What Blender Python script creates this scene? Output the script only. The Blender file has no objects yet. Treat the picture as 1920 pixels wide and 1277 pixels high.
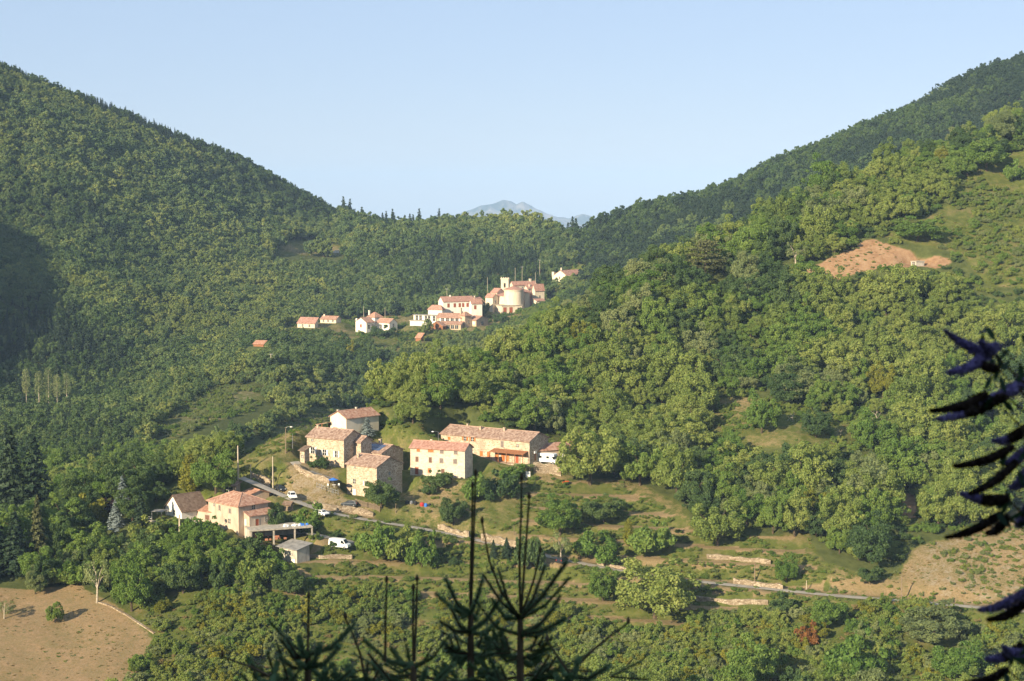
import bpy, math, random
import numpy as np
from mathutils import Vector, Matrix

rng = np.random.default_rng(7)
random.seed(7)
scene = bpy.context.scene
COL = scene.collection
D = bpy.data
R = math.radians

# ------------------------------------------------------------------ camera
F, HZ = 3200.0, 370.0                      # focal length and horizon row, in photo pixels (1920 wide)
PITCH = math.atan((638.5 - HZ) / F)
cam = D.cameras.new('camera')
cam.sensor_width = 36.0
cam.lens = 36.0 * F / 1920
cam.clip_start = 0.1
cam.clip_end = 80000
cam.dof.use_dof = True
cam.dof.focus_distance = 480
cam.dof.aperture_fstop = 6.3
camo = D.objects.new('camera', cam)
COL.objects.link(camo)
camo.rotation_euler = (math.pi / 2 - PITCH, 0, 0)
scene.camera = camo

# ------------------------------------------------------------------ sky, sun, exposure
SUN_EL, SUN_AZ = R(22), R(39)              # low sun behind the camera, 39 degrees to the left
w = D.worlds.new('World'); scene.world = w; w.use_nodes = True
nt = w.node_tree; nt.nodes.clear()
sky = nt.nodes.new('ShaderNodeTexSky'); sky.sky_type = 'NISHITA'; sky.sun_disc = False
sky.sun_elevation = SUN_EL
sky.sun_rotation = math.pi + SUN_AZ        # 0 is +Y, turns clockwise seen from above
sky.altitude = 600; sky.air_density = 1.0; sky.dust_density = 0.0; sky.ozone_density = 4.0
bg = nt.nodes.new('ShaderNodeBackground'); bg.inputs['Strength'].default_value = 0.095
wo = nt.nodes.new('ShaderNodeOutputWorld')
wb = nt.nodes.new('ShaderNodeMix'); wb.data_type = 'RGBA'; wb.blend_type = 'MULTIPLY'; wb.inputs['Factor'].default_value = 1; wb.inputs[7].default_value = (.925, .775, .90, 1)   # white balance of the whole sky
nt.links.new(sky.outputs[0], wb.inputs[6])
veil = nt.nodes.new('ShaderNodeMix'); veil.data_type = 'RGBA'; veil.inputs['Factor'].default_value = .75; veil.inputs[7].default_value = (2.38, 3.02, 3.68, 1)   # thin even veil of high haze over the whole sky
nt.links.new(wb.outputs[2], veil.inputs[6]); nt.links.new(veil.outputs[2], bg.inputs[0]); nt.links.new(bg.outputs[0], wo.inputs[0])
sl = D.lights.new('sun', 'SUN'); sl.energy = 4.7; sl.angle = R(0.55); sl.color = (1.0, 0.85, 0.60)
so = D.objects.new('sun', sl); COL.objects.link(so)
TO_SUN = Vector((-math.sin(SUN_AZ) * math.cos(SUN_EL), -math.cos(SUN_AZ) * math.cos(SUN_EL), math.sin(SUN_EL)))
so.rotation_euler = TO_SUN.to_track_quat('Z', 'Y').to_euler()
so.location = (0, 0, 300)
vs = scene.view_settings
vs.view_transform = 'Standard'; vs.look = 'None'; vs.exposure = 1.12; vs.gamma = 1.0; vs.use_curve_mapping = False
cy = scene.cycles
cy.max_bounces = 6; cy.diffuse_bounces = 4; cy.glossy_bounces = 2; cy.transmission_bounces = 3
cy.volume_bounces = 0; cy.transparent_max_bounces = 4; cy.use_denoising = True
cy.caustics_reflective = False; cy.caustics_refractive = False

# ------------------------------------------------------------------ pixels and points
FW = np.array([0, math.cos(PITCH), -math.sin(PITCH)]); UPV = np.array([0, math.sin(PITCH), math.cos(PITCH)])
def ray(px, py):
    return FW + np.array([1., 0, 0]) * (px - 960) / F + UPV * (638.5 - py) / F
def at(px, py, Y):
    d = ray(px, py); return d * (Y / d[1])
def project(p):
    p = np.asarray(p, float); f = p @ FW
    f = np.where(f > 0.5, f, 0.5)
    return 960 + F * p[..., 0] / f, 638.5 - F * (p @ UPV) / f
def inside(px, py, poly):
    px = np.asarray(px, float); py = np.asarray(py, float); r = np.zeros(px.shape, bool)
    n = len(poly)
    for i in range(n):
        x0, y0 = poly[i]; x1, y1 = poly[(i + 1) % n]
        c = ((y0 > py) != (y1 > py))
        with np.errstate(divide='ignore', invalid='ignore'):
            r ^= c & (px < (x1 - x0) * (py - y0) / (y1 - y0 + 1e-12) + x0)
    return r
def hash2(i, j, s):
    h = np.sin(i * 127.1 + j * 311.7 + s * 74.7) * 43758.5453
    return h - np.floor(h)
def vnoise(x, y, s=0):
    i = np.floor(x); j = np.floor(y); u = x - i; v = y - j
    u = u * u * (3 - 2 * u); v = v * v * (3 - 2 * v)
    return (hash2(i, j, s) * (1 - u) + hash2(i + 1, j, s) * u) * (1 - v) + (hash2(i, j + 1, s) * (1 - u) + hash2(i + 1, j + 1, s) * u) * v
def fbm(x, y, s=0, o=4):
    a, t = .5, 0
    for k in range(o):
        t = t + a * vnoise(x, y, s + k); x = x * 2.03; y = y * 2.03; a *= .5
    return t

# ------------------------------------------------------------------ materials
MATS = {}
def new_mat(name):
    m = D.materials.new(name); m.use_nodes = True; n = m.node_tree; n.nodes.clear()
    out = n.nodes.new('ShaderNodeOutputMaterial'); MATS[name] = m
    return m, n, out
def N(n, typ, **kw):
    nd = n.nodes.new(typ)
    for k, v in kw.items():
        if k in nd.inputs: nd.inputs[k].default_value = v
        else: setattr(nd, k, v)
    return nd
def c4(c): return (c[0], c[1], c[2], 1)
def mixc(n, fac, a, b, blend='MIX'):
    m = n.nodes.new('ShaderNodeMix'); m.data_type = 'RGBA'; m.blend_type = blend; m.clamp_factor = True
    for sock, v in ((m.inputs['Factor'], fac), (m.inputs[6], a), (m.inputs[7], b)):
        if hasattr(v, 'is_linked'): n.links.new(v, sock)
        else: sock.default_value = v if not isinstance(v, tuple) or len(v) == 4 else c4(v)
    return m.outputs[2]
def math_(n, op, a, b=None, c=None, clamp=False):
    m = n.nodes.new('ShaderNodeMath'); m.operation = op; m.use_clamp = clamp
    for k, v in enumerate((a, b, c)):
        if v is None: continue
        if hasattr(v, 'is_linked'): n.links.new(v, m.inputs[k])
        else: m.inputs[k].default_value = v
    return m.outputs[0]
def ramp(n, fac, stops):
    r = n.nodes.new('ShaderNodeValToRGB'); e = r.color_ramp.elements
    while len(e) < len(stops): e.new(.5)
    for k, (p, c) in enumerate(stops):
        e[k].position = p; e[k].color = c4(c) if len(c) == 3 else c
    n.links.new(fac, r.inputs[0]); return r.outputs[0]
def noise(n, scale, detail=3, vec=None, rough=.55):
    t = N(n, 'ShaderNodeTexNoise', Scale=scale, Detail=detail, Roughness=rough)
    if vec is not None: n.links.new(vec, t.inputs['Vector'])
    return t.outputs['Fac']
def objco(n): return n.nodes.new('ShaderNodeTexCoord').outputs['Object']
def bump(n, h, strength, dist):
    b = N(n, 'ShaderNodeBump', Strength=strength, Distance=dist); n.links.new(h, b.inputs['Height']); return b.outputs[0]
def principled(n, out, col, rough=.9, normal=None, spec=.3, metal=0):
    b = N(n, 'ShaderNodeBsdfPrincipled', Roughness=rough, Metallic=metal)
    b.inputs['Specular IOR Level'].default_value = spec
    if hasattr(col, 'is_linked'): n.links.new(col, b.inputs['Base Color'])
    else: b.inputs['Base Color'].default_value = c4(col)
    if normal is not None: n.links.new(normal, b.inputs['Normal'])
    n.links.new(b.outputs[0], out.inputs[0]); return b

def leaf_mat(name, a, b, c, trans=.36, sat=1.0):
    """a shade leaf, b common, c yellow: mixed per leaf (lv) and per tree (object random)"""
    m, n, out = new_mat(name)
    lv = N(n, 'ShaderNodeAttribute', attribute_name='lv').outputs['Fac']
    oi = n.nodes.new('ShaderNodeObjectInfo').outputs['Random']
    f = math_(n, 'ADD', math_(n, 'MULTIPLY', lv, .62), math_(n, 'MULTIPLY', oi, .38))
    col = ramp(n, f, [(0.08, a), (.5, b), (.92, c)])
    d = N(n, 'ShaderNodeBsdfPrincipled', Roughness=.62); d.inputs['Specular IOR Level'].default_value = .22
    n.links.new(col, d.inputs['Base Color'])
    t = n.nodes.new('ShaderNodeBsdfTranslucent')
    n.links.new(mixc(n, .5, col, (c[0] * 1.3, c[1] * 1.35, c[2] * .8)), t.inputs[0])
    mx = N(n, 'ShaderNodeMixShader', Fac=trans)
    n.links.new(d.outputs[0], mx.inputs[1]); n.links.new(t.outputs[0], mx.inputs[2]); n.links.new(mx.outputs[0], out.inputs[0])
    return m
leaf_mat('leaf_chestnut', (0.091, 0.143, 0.031), (0.203, 0.261, 0.060), (0.324, 0.351, 0.097))
leaf_mat('leaf_green', (0.065, 0.137, 0.023), (0.139, 0.220, 0.042), (0.227, 0.292, 0.065))
leaf_mat('leaf_dark', (0.042, 0.083, 0.029), (0.081, 0.135, 0.042), (0.130, 0.178, 0.054))
leaf_mat('leaf_far', (0.058, 0.107, 0.044), (0.133, 0.195, 0.064), (0.227, 0.259, 0.086))
leaf_mat('leaf_farlight', (0.098, 0.150, 0.044), (0.197, 0.249, 0.067), (0.313, 0.324, 0.097))
leaf_mat('leaf_holm', (0.021, 0.044, 0.025), (0.039, 0.070, 0.035), (0.065, 0.093, 0.041))  # darkened leaf colour standing in for shade on the far right ridge
leaf_mat('leaf_olive', (0.111, 0.150, 0.058), (0.197, 0.238, 0.093), (0.292, 0.308, 0.130))
leaf_mat('leaf_yellow', (.10, .12, .012), (.20, .21, .025), (.32, .29, .05))
leaf_mat('leaf_scrub', (0.085, 0.143, 0.031), (0.186, 0.244, 0.053), (0.302, 0.319, 0.086))
leaf_mat('needle_dark', (.012, .028, .014), (.026, .050, .024), (.045, .070, .03), .1)
leaf_mat('needle_blue', (.085, .115, .105), (.17, .21, .20), (.28, .32, .31), .1)
leaf_mat('needle_green', (.05, .06, .02), (.09, .10, .035), (.13, .13, .05), .1)
leaf_mat('needle_near', (.05, .105, .055), (.095, .17, .085), (.14, .23, .11), .1)
leaf_mat('grass_dry', (.16, .115, .045), (.27, .205, .085), (.36, .29, .13), .3)
leaf_mat('leaf_purple', (.02, .008, .012), (.035, .014, .02), (.05, .02, .028))
leaf_mat('leaf_rust', (.12, .05, .015), (.25, .11, .03), (.34, .17, .06))
leaf_mat('petal', (.09, .07, .20), (.20, .165, .40), (.33, .28, .56), .3)
leaf_mat('petal_spent', (.012, .007, .006), (.022, .012, .009), (.03, .018, .012), .1)
leaf_mat('leaf_buddleia', (.012, .035, .022), (.025, .06, .035), (.045, .085, .05), .25)

def simple(name, col, rough=.8, spec=.3, metal=0, var=.12, scale=3, bmp=0):
    m, n, out = new_mat(name); co = objco(n)
    f = noise(n, scale, 4, co)
    dk = tuple(x * (1 - var * 1.6) for x in col); lt = tuple(min(1, x * (1 + var)) for x in col)
    nrm = bump(n, noise(n, scale * 6, 2, co), bmp, .05) if bmp else None
    principled(n, out, ramp(n, f, [(.3, dk), (.7, lt)]), rough, nrm, spec, metal); return m
simple('bark', (.10, .075, .05), .95, .1, 0, .4, 2)
simple('bark_pale', (.42, .36, .28), .95, .1, 0, .3, 2)
simple('concrete', (.40, .355, .29), .9, .2, 0, .22, 1.2)
simple('wood_pole', (.24, .18, .125), .9, .2, 0, .3, 1.5)
simple('pole_concrete', (.50, .42, .32), .9, .2, 0, .15, 1.5)
simple('white_paint', (.78, .75, .70), .5, .4, 0, .05, 3)
simple('red_shutter', (.30, .075, .032), .7, .3, 0, .15, 4)
simple('brown_shutter', (.17, .085, .055), .7, .3, 0, .2, 4)
simple('orange_shutter', (.46, .15, .035), .7, .3, 0, .15, 4)
simple('grey_shutter', (.20, .16, .14), .7, .3, 0, .2, 4)
simple('timber', (.30, .13, .06), .8, .2, 0, .3, 3)
simple('sheet_metal', (.25, .235, .215), .65, .4, 0, .25, .8)
simple('metal_grey', (.30, .30, .31), .45, .5, .6, .1, 3)
simple('car_white', (.78, .78, .77), .25, .5, 0, .03, 2)
simple('car_dark', (.022, .026, .032), .22, .5, 0, .1, 2)
simple('car_grey', (.055, .065, .075), .22, .5, .2, .1, 2)
simple('car_silver', (.45, .46, .47), .25, .5, .5, .05, 2)
simple('tyre', (.012, .012, .012), .9, .2)
simple('plastic_black', (.02, .02, .022), .6, .3)
simple('lamp_red', (.35, .02, .015), .3, .5)
simple('lamp_clear', (.75, .75, .72), .15, .6)
simple('blue_cloth', (.045, .17, .55), .8, .2)
simple('orange_paint', (.55, .10, .02), .5, .4)
simple('red_plastic', (.42, .03, .03), .5, .4)
simple('ceramic', (.45, .20, .12), .85, .2, 0, .2, 4)
m, n, out = new_mat('glass'); principled(n, out, (.018, .020, .022), .08, None, .6)
m, n, out = new_mat('solar'); co = objco(n)
br = N(n, 'ShaderNodeTexBrick', Scale=1.0, offset=0.0); n.links.new(co, br.inputs['Vector'])
br.inputs['Color1'].default_value = (.022, .045, .13, 1); br.inputs['Color2'].default_value = (.028, .055, .15, 1)
br.inputs['Mortar'].default_value = (.12, .15, .22, 1); br.inputs['Mortar Size'].default_value = .012
br.inputs['Brick Width'].default_value = .16; br.inputs['Row Height'].default_value = .16
principled(n, out, br.outputs[0], .15, None, .6)

def stone_mat(name, dark, mid, light, size=.42, mortar=(.50, .40, .28), mort=.06):
    m, n, out = new_mat(name); co = objco(n)
    mp = N(n, 'ShaderNodeMapping', Scale=(1 / size, 1 / size, 1.7 / size)); n.links.new(co, mp.inputs[0])
    v = N(n, 'ShaderNodeTexVoronoi', Scale=1.0, Randomness=.85); n.links.new(mp.outputs[0], v.inputs['Vector'])
    e = N(n, 'ShaderNodeTexVoronoi', feature='DISTANCE_TO_EDGE', Scale=1.0, Randomness=.85); n.links.new(mp.outputs[0], e.inputs['Vector'])
    sx = n.nodes.new('ShaderNodeSeparateColor'); n.links.new(v.outputs['Color'], sx.inputs[0])
    col = ramp(n, sx.outputs[0], [(.05, dark), (.45, mid), (.95, light)])
    edge = math_(n, 'SMOOTHSTEP' if False else 'LESS_THAN', e.outputs[0], mort)
    col = mixc(n, math_(n, 'MULTIPLY', edge, .75), col, mortar)
    stain = noise(n, .35, 5, co)
    col = mixc(n, ramp(n, stain, [(.42, (0, 0, 0)), (.72, (.8, .8, .8))]), col, tuple(x * .62 for x in mid), 'MIX')
    principled(n, out, col, .95, bump(n, e.outputs[0], .6, .06), .15); return m
stone_mat('stone_warm', (.28, .195, .135), (.50, .385, .28), (.63, .52, .40), .45)
stone_mat('stone_pale', (.44, .35, .27), (.60, .50, .39), (.68, .59, .47), .55, (.62, .53, .42), .12)
stone_mat('stone_wall', (.18, .13, .085), (.37, .29, .20), (.52, .44, .33), .5, (.16, .11, .07), .07)
def plaster(name, col, var=.14):
    m, n, out = new_mat(name); co = objco(n)
    mp = N(n, 'ShaderNodeMapping', Scale=(1, 1, .35)); n.links.new(co, mp.inputs[0])
    f = noise(n, .7, 6, mp.outputs[0], .65)
    g = noise(n, 14, 3, co)
    c = ramp(n, f, [(.28, tuple(x * (1 - 2.2 * var) for x in col)), (.6, col)])
    principled(n, out, c, .95, bump(n, g, .25, .02), .1)
plaster('plaster_white', (.84, .78, .68), .1); plaster('plaster_cream', (.74, .65, .50), .08)
plaster('plaster_tan', (.54, .43, .33), .18); plaster('plaster_pink', (.58, .43, .31), .15)
plaster('plaster_church', (.70, .59, .45), .12); plaster('plaster_dirty', (.58, .52, .43), .25)

def tile_mat(name, dark, mid, light, moss=.25):
    m, n, out = new_mat(name)
    uv = n.nodes.new('ShaderNodeUVMap').outputs[0]
    sx = n.nodes.new('ShaderNodeSeparateXYZ'); n.links.new(uv, sx.inputs[0])
    w_ = math_(n, 'SINE', math_(n, 'MULTIPLY', sx.outputs[0], 2 * math.pi / .24))
    rowh = math_(n, 'FRACT', math_(n, 'DIVIDE', sx.outputs[1], .36))
    cx = n.nodes.new('ShaderNodeCombineXYZ')
    n.links.new(math_(n, 'FLOOR', math_(n, 'DIVIDE', sx.outputs[0], .48)), cx.inputs[0])
    n.links.new(math_(n, 'FLOOR', math_(n, 'DIVIDE', sx.outputs[1], .55)), cx.inputs[1])
    wn = N(n, 'ShaderNodeTexWhiteNoise', noise_dimensions='3D'); n.links.new(cx.outputs[0], wn.inputs[0])
    big = noise(n, .45, 5, uv, .7)
    f = math_(n, 'ADD', math_(n, 'MULTIPLY', wn.outputs[0], .55), math_(n, 'MULTIPLY', big, .5))
    col = ramp(n, f, [(.2, dark), (.5, mid), (.85, light)])
    mo = ramp(n, noise(n, .8, 4, uv, .6), [(.52, (0, 0, 0)), (.75, (1, 1, 1))])
    col = mixc(n, math_(n, 'MULTIPLY', mo, moss), col, (.13, .10, .06))
    groove = math_(n, 'LESS_THAN', w_, -.55)
    col = mixc(n, math_(n, 'MULTIPLY', groove, .35), col, tuple(x * .45 for x in mid))
    h = math_(n, 'ADD', w_, math_(n, 'MULTIPLY', rowh, .7))
    principled(n, out, col, .92, bump(n, h, .55, .07), .12)
tile_mat('tile_brown', (.22, .135, .10), (.36, .235, .175), (.52, .38, .30), .35)
tile_mat('tile_red', (.29, .140, .095), (.42, .235, .165), (.54, .37, .28), .22)
tile_mat('tile_pink', (.33, .165, .12), (.44, .235, .175), (.54, .33, .26), .15)
tile_mat('tile_grey', (.13, .085, .06), (.19, .13, .095), (.26, .19, .14), .3)
tile_mat('tile_orange', (.36, .165, .10), (.47, .24, .155), (.55, .34, .24), .05)
m, n, out = new_mat('asphalt'); co = objco(n)
principled(n, out, ramp(n, noise(n, .5, 5, co), [(.3, (.27, .24, .20)), (.7, (.38, .34, .285))]), .95, bump(n, noise(n, 20, 2, co), .3, .01), .2)

# ground: land cover comes from vertex attributes (dry grass, bare earth, scree), grain from noise
m, n, out = new_mat('ground_cover'); co = objco(n)
A = lambda nm: N(n, 'ShaderNodeAttribute', attribute_name=nm).outputs['Fac']
n1, n2, n3 = noise(n, .06, 5, co), noise(n, .45, 5, co, .65), noise(n, 2.2, 4, co, .7)
green = ramp(n, n2, [(.25, (.050, .066, .015)), (.55, (.095, .110, .026)), (.8, (.165, .155, .048))])
wood = ramp(n, n2, [(.3, (.045, .058, .018)), (.7, (.095, .108, .035))])
dryc = ramp(n, n3, [(.2, (.14, .098, .048)), (.5, (.245, .175, .094)), (.8, (.34, .255, .145))])
earth = ramp(n, n2, [(.25, (.20, .110, .060)), (.55, (.305, .190, .108)), (.8, (.37, .255, .16))])
grey = ramp(n, n3, [(.3, (.17, .15, .11)), (.7, (.30, .27, .20))])
mk = lambda att, amt: ramp(n, math_(n, 'ADD', att, math_(n, 'MULTIPLY', math_(n, 'SUBTRACT', math_(n, 'ADD', math_(n, 'MULTIPLY', n2, .6), math_(n, 'MULTIPLY', n3, .4)), .5), amt)), [(.38, (0, 0, 0)), (.62, (1, 1, 1))])
green = mixc(n, ramp(n, noise(n, .16, 6, co, .7), [(.50, (0, 0, 0)), (.70, (.6, .6, .6))]), green, dryc)
dryc = mixc(n, ramp(n, noise(n, .11, 6, co, .7), [(.42, (0, 0, 0)), (.62, (.6, .6, .6))]), dryc, (.165, .135, .060))
col = mixc(n, mk(A('dry'), 1.1), green, dryc)
col = mixc(n, mk(A('earth'), .9), col, earth)
col = mixc(n, mk(A('scree'), 1.2), col, grey)
col = mixc(n, mk(A('wood'), .6), col, wood)
principled(n, out, col, 1.0, bump(n, n3, .35, .25), .05)
m, n, out = new_mat('mountain_rock'); co = objco(n)
mp = N(n, 'ShaderNodeMapping', Scale=(.0048, .0048, .0048)); n.links.new(co, mp.inputs[0])
principled(n, out, ramp(n, noise(n, 1.0, 8, mp.outputs[0], .65), [(.42, (.03, .04, .03)), (.58, (.30, .25, .21))]), 1.0, None, .05)

# ------------------------------------------------------------------ mesh helpers
def mesh_np(name, V, Fc, mats, uv=None, face_attr=None, matidx=None, smooth=False):
    """V (n,3); Fc a list of face tuples or an (m,4)/(m,3) array"""
    me = D.meshes.new(name); V = np.asarray(V, np.float32)
    if isinstance(Fc, np.ndarray):
        k = Fc.shape[1]; me.vertices.add(len(V)); me.vertices.foreach_set('co', V.ravel())
        me.loops.add(Fc.size); me.loops.foreach_set('vertex_index', Fc.astype(np.int32).ravel())
        me.polygons.add(len(Fc)); me.polygons.foreach_set('loop_start', np.arange(0, Fc.size, k, dtype=np.int32))
        me.update(calc_edges=True)
    else:
        me.from_pydata([tuple(map(float, v)) for v in V], [], Fc); me.update()
    for mm in (mats if isinstance(mats, (list, tuple)) else [mats]): me.materials.append(MATS[mm])
    if uv is not None:
        l = me.uv_layers.new(name='UVMap'); l.data.foreach_set('uv', np.asarray(uv, np.float32).ravel())
    if face_attr is not None:
        for k, a in face_attr.items():
            at_ = me.attributes.new(k, 'FLOAT', 'FACE'); at_.data.foreach_set('value', np.asarray(a, np.float32))
    if matidx is not None: me.polygons.foreach_set('material_index', np.asarray(matidx, np.int32))
    if smooth: me.polygons.foreach_set('use_smooth', np.ones(len(me.polygons), bool))
    return me
def link(name, data, parent=None, loc=(0, 0, 0), rot=(0, 0, 0), scale=(1, 1, 1)):
    o = D.objects.new(name, data); COL.objects.link(o)
    o.location = loc; o.rotation_euler = rot; o.scale = scale
    if parent: o.parent = parent
    return o
def tag(o, label, cat=None, group=None, kind=None):
    if label: o['label'] = label
    if cat: o['category'] = cat
    if group: o['group'] = group
    if kind: o['kind'] = kind
    return o
class MB:
    def __init__(s): s.v = []; s.f = []; s.uv = []
    def quad(s, pts, uv=None):
        k = len(s.v); s.v += [tuple(p) for p in pts]; s.f.append(tuple(range(k, k + len(pts))))
        s.uv += list(uv) if uv else [(p[0] + p[1], p[2]) for p in pts]
    def box(s, x0, x1, y0, y1, z0, z1):
        a = [(x0, y0, z0), (x1, y0, z0), (x1, y1, z0), (x0, y1, z0), (x0, y0, z1), (x1, y0, z1), (x1, y1, z1), (x0, y1, z1)]
        for q in ((0, 3, 2, 1), (4, 5, 6, 7), (0, 1, 5, 4), (1, 2, 6, 5), (2, 3, 7, 6), (3, 0, 4, 7)): s.quad([a[i] for i in q])
        return s
    def slab(s, pts, t, uv):
        """a polygon (counter-clockwise from above) given thickness t downwards"""
        s.quad(pts, uv); lo = [(p[0], p[1], p[2] - t) for p in pts]
        s.quad(lo[::-1], uv[::-1]); k = len(pts)
        for i in range(k):
            j = (i + 1) % k; s.quad([pts[i], lo[i], lo[j], pts[j]], [uv[i], uv[i], uv[j], uv[j]])
        return s
    def tube(s, pts, rad, n=6, cap=True):
        pts = [Vector(p) for p in pts]; rad = rad if isinstance(rad, (list, tuple)) else [rad] * len(pts)
        k0 = len(s.v); m_ = len(pts)
        for i, p in enumerate(pts):
            d = (pts[min(i + 1, m_ - 1)] - pts[max(i - 1, 0)]).normalized()
            a = d.orthogonal().normalized() if abs(d.z) < .95 else Vector((1, 0, 0)); a = (a - d * a.dot(d)).normalized(); b = d.cross(a)
            for q in range(n):
                t = 2 * math.pi * q / n; s.v.append(tuple(p + (a * math.cos(t) + b * math.sin(t)) * rad[i]))
        for i in range(m_ - 1):
            for q in range(n):
                s.f.append((k0 + i * n + q, k0 + i * n + (q + 1) % n, k0 + (i + 1) * n + (q + 1) % n, k0 + (i + 1) * n + q)); s.uv += [(0, 0)] * 4
        if cap:
            s.f.append(tuple(k0 + q for q in range(n - 1, -1, -1))); s.uv += [(0, 0)] * n
            s.f.append(tuple(k0 + (m_ - 1) * n + q for q in range(n))); s.uv += [(0, 0)] * n
        return s
    def mesh(s, name, mat, smooth=False): return mesh_np(name, s.v, s.f, mat, uv=s.uv, smooth=smooth)
    def build(s, name, mat, parent=None, smooth=False, **kw): return link(name, s.mesh(name, mat, smooth), parent, **kw)

# ================================================================== TERRAIN
ctrl = []
def cp(px, py, Y, c=0):
    p = at(px, py, Y); ctrl.append((p[0], Y, p[2] - c))
def wp(x, y, z): ctrl.append((x, y, z))
def column(px, y0, Y0, steps):
    """from pixel row y0 at distance Y0 climb with a given ground slope to the next pixel rows"""
    p = at(px, y0, Y0); cp(px, y0, Y0); z0, Yc = p[2], Y0
    for st in steps:
        y1, sl_ = st[0], st[1]; c = st[2] if len(st) > 2 else 0
        d = ray(px, y1); s1 = -d[2] / d[1]
        Y1 = (sl_ * Yc - z0) / (sl_ + s1)
        z0 = -s1 * Y1; Yc = Y1; cp(px, y1, Y1, c)
    return Yc, z0
# near hill: hamlet spur and right hillside, ridge drops away behind
for px, y0, Y0, st in [
    (-250, 1277, 352, [(1100, .22), (1000, .12)]),
    (0, 1277, 357, [(1100, .25), (1010, .12)]),
    (200, 1277, 360, [(1120, .27), (1000, .36), (930, .2)]),
    (400, 1277, 366, [(1100, .42), (985, .42), (905, .36)]),
    (550, 1277, 368, [(1100, .40), (1020, .5), (960, .35), (880, .45), (810, .42)]),
    (700, 1277, 370, [(1100, .38), (1000, .42), (930, .42), (860, .45), (800, .44), (725, .42, 5)]),
    (870, 1277, 371, [(1100, .38), (1000, .42), (890, .44), (800, .44), (655, .45, 8)]),
    (1050, 1277, 371, [(1120, .34), (1050, .42), (940, .42), (865, .40), (760, .44, 8), (545, .45, 8)]),
    (1250, 1277, 372, [(1140, .32), (1060, .45), (960, .40), (860, .44, 4), (700, .45, 8), (465, .46, 8)]),
    (1500, 1277, 373, [(1120, .36), (1030, .45), (960, .42), (820, .45, 0), (640, .46, 8), (350, .48, 8)]),
    (1700, 1277, 374, [(1125, .36), (1020, .48), (900, .44, 4), (700, .46, 8), (490, .48, 0), (265, .50, 8)]),
    (1920, 1277, 375, [(1140, .36), (1020, .48), (900, .46, 2), (700, .46, 8), (520, .48, 0), (350, .50, 2), (195, .50, 8)]),
    (2300, 1277, 378, [(1150, .38), (900, .46), (600, .48), (200, .52), (60, .52)])]:
    Ye, ze = column(px, y0, Y0, st)
    if px >= 550:
        d = ray(px, st[-1][0])
        for dy, dz in ((28, 14), (85, 52)):
            wp(d[0] / d[1] * (Ye + dy), Ye + dy, ze - 8 - dz)
for px, py, Y, c in [
    (330, 808, 670, 0), (430, 748, 745, 0), (508, 694, 800, 0), (600, 690, 830, 2), (560, 645, 890, 3), (700, 622, 1000, 0), (850, 614, 1008, 0),
    (950, 588, 1040, 0), (1065, 538, 1085, 0), (600, 618, 985, 0), (750, 680, 900, 4), (640, 740, 800, 4),
    (600, 560, 1085, 6), (700, 490, 1180, 7), (570, 466, 1240, 0), (900, 490, 1150, 7), (1000, 480, 1160, 7), (1060, 500, 1120, 5),
    (690, 410, 1370, 9), (750, 415, 1330, 9), (860, 412, 1300, 9), (950, 412, 1285, 9), (1030, 412, 1270, 9), (1076, 446, 1270, 9),
    (100, 782, 780, 2), (-60, 782, 780, 2), (100, 650, 880, 6), (-100, 640, 880, 6), (100, 510, 985, 6), (-100, 500, 985, 6),
    (300, 705, 850, 4), (300, 560, 985, 6), (300, 420, 1150, 6), (500, 600, 990, 5), (500, 470, 1180, 6), (430, 520, 1090, 6),
    (100, 350, 1120, 6), (-100, 300, 1100, 6), (500, 390, 1300, 5), (620, 470, 1235, 2),
    (-100, 75, 1290, 6), (0, 115, 1310, 6), (100, 155, 1330, 6), (200, 190, 1350, 6), (300, 230, 1370, 6), (400, 270, 1390, 6), (480, 307, 1410, 6), (560, 352, 1420, 6), (630, 390, 1410, 7),
    (1095, 432, 1200, 9), (1130, 405, 1190, 9), (1190, 390, 1170, 9), (1250, 365, 1165, 9), (1330, 348, 1165, 9), (1400, 325, 1170, 8), (1480, 285, 1175, 8),
    (1560, 252, 1180, 8), (1640, 215, 1190, 8), (1720, 188, 1200, 8), (1800, 145, 1215, 8), (1880, 112, 1230, 8), (1960, 85, 1240, 8), (2300, 0, 1260, 8),
    (1150, 480, 1060, 7), (1300, 520, 960, 5), (1450, 470, 975, 5), (1600, 420, 990, 5), (1750, 370, 1020, 5), (1900, 320, 1050, 5)]:
    cp(px, py, Y, c)
for px, py, Y in [(0, 115, 1310), (300, 230, 1370), (560, 352, 1420), (750, 415, 1330), (950, 412, 1285), (1076, 446, 1270), (1250, 365, 1165), (1480, 285, 1175), (1720, 188, 1200), (1960, 85, 1240)]:
    p = at(px, py, Y); k = (Y + 260) / Y; wp(p[0] * k, Y + 260, p[2] - 95)
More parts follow.
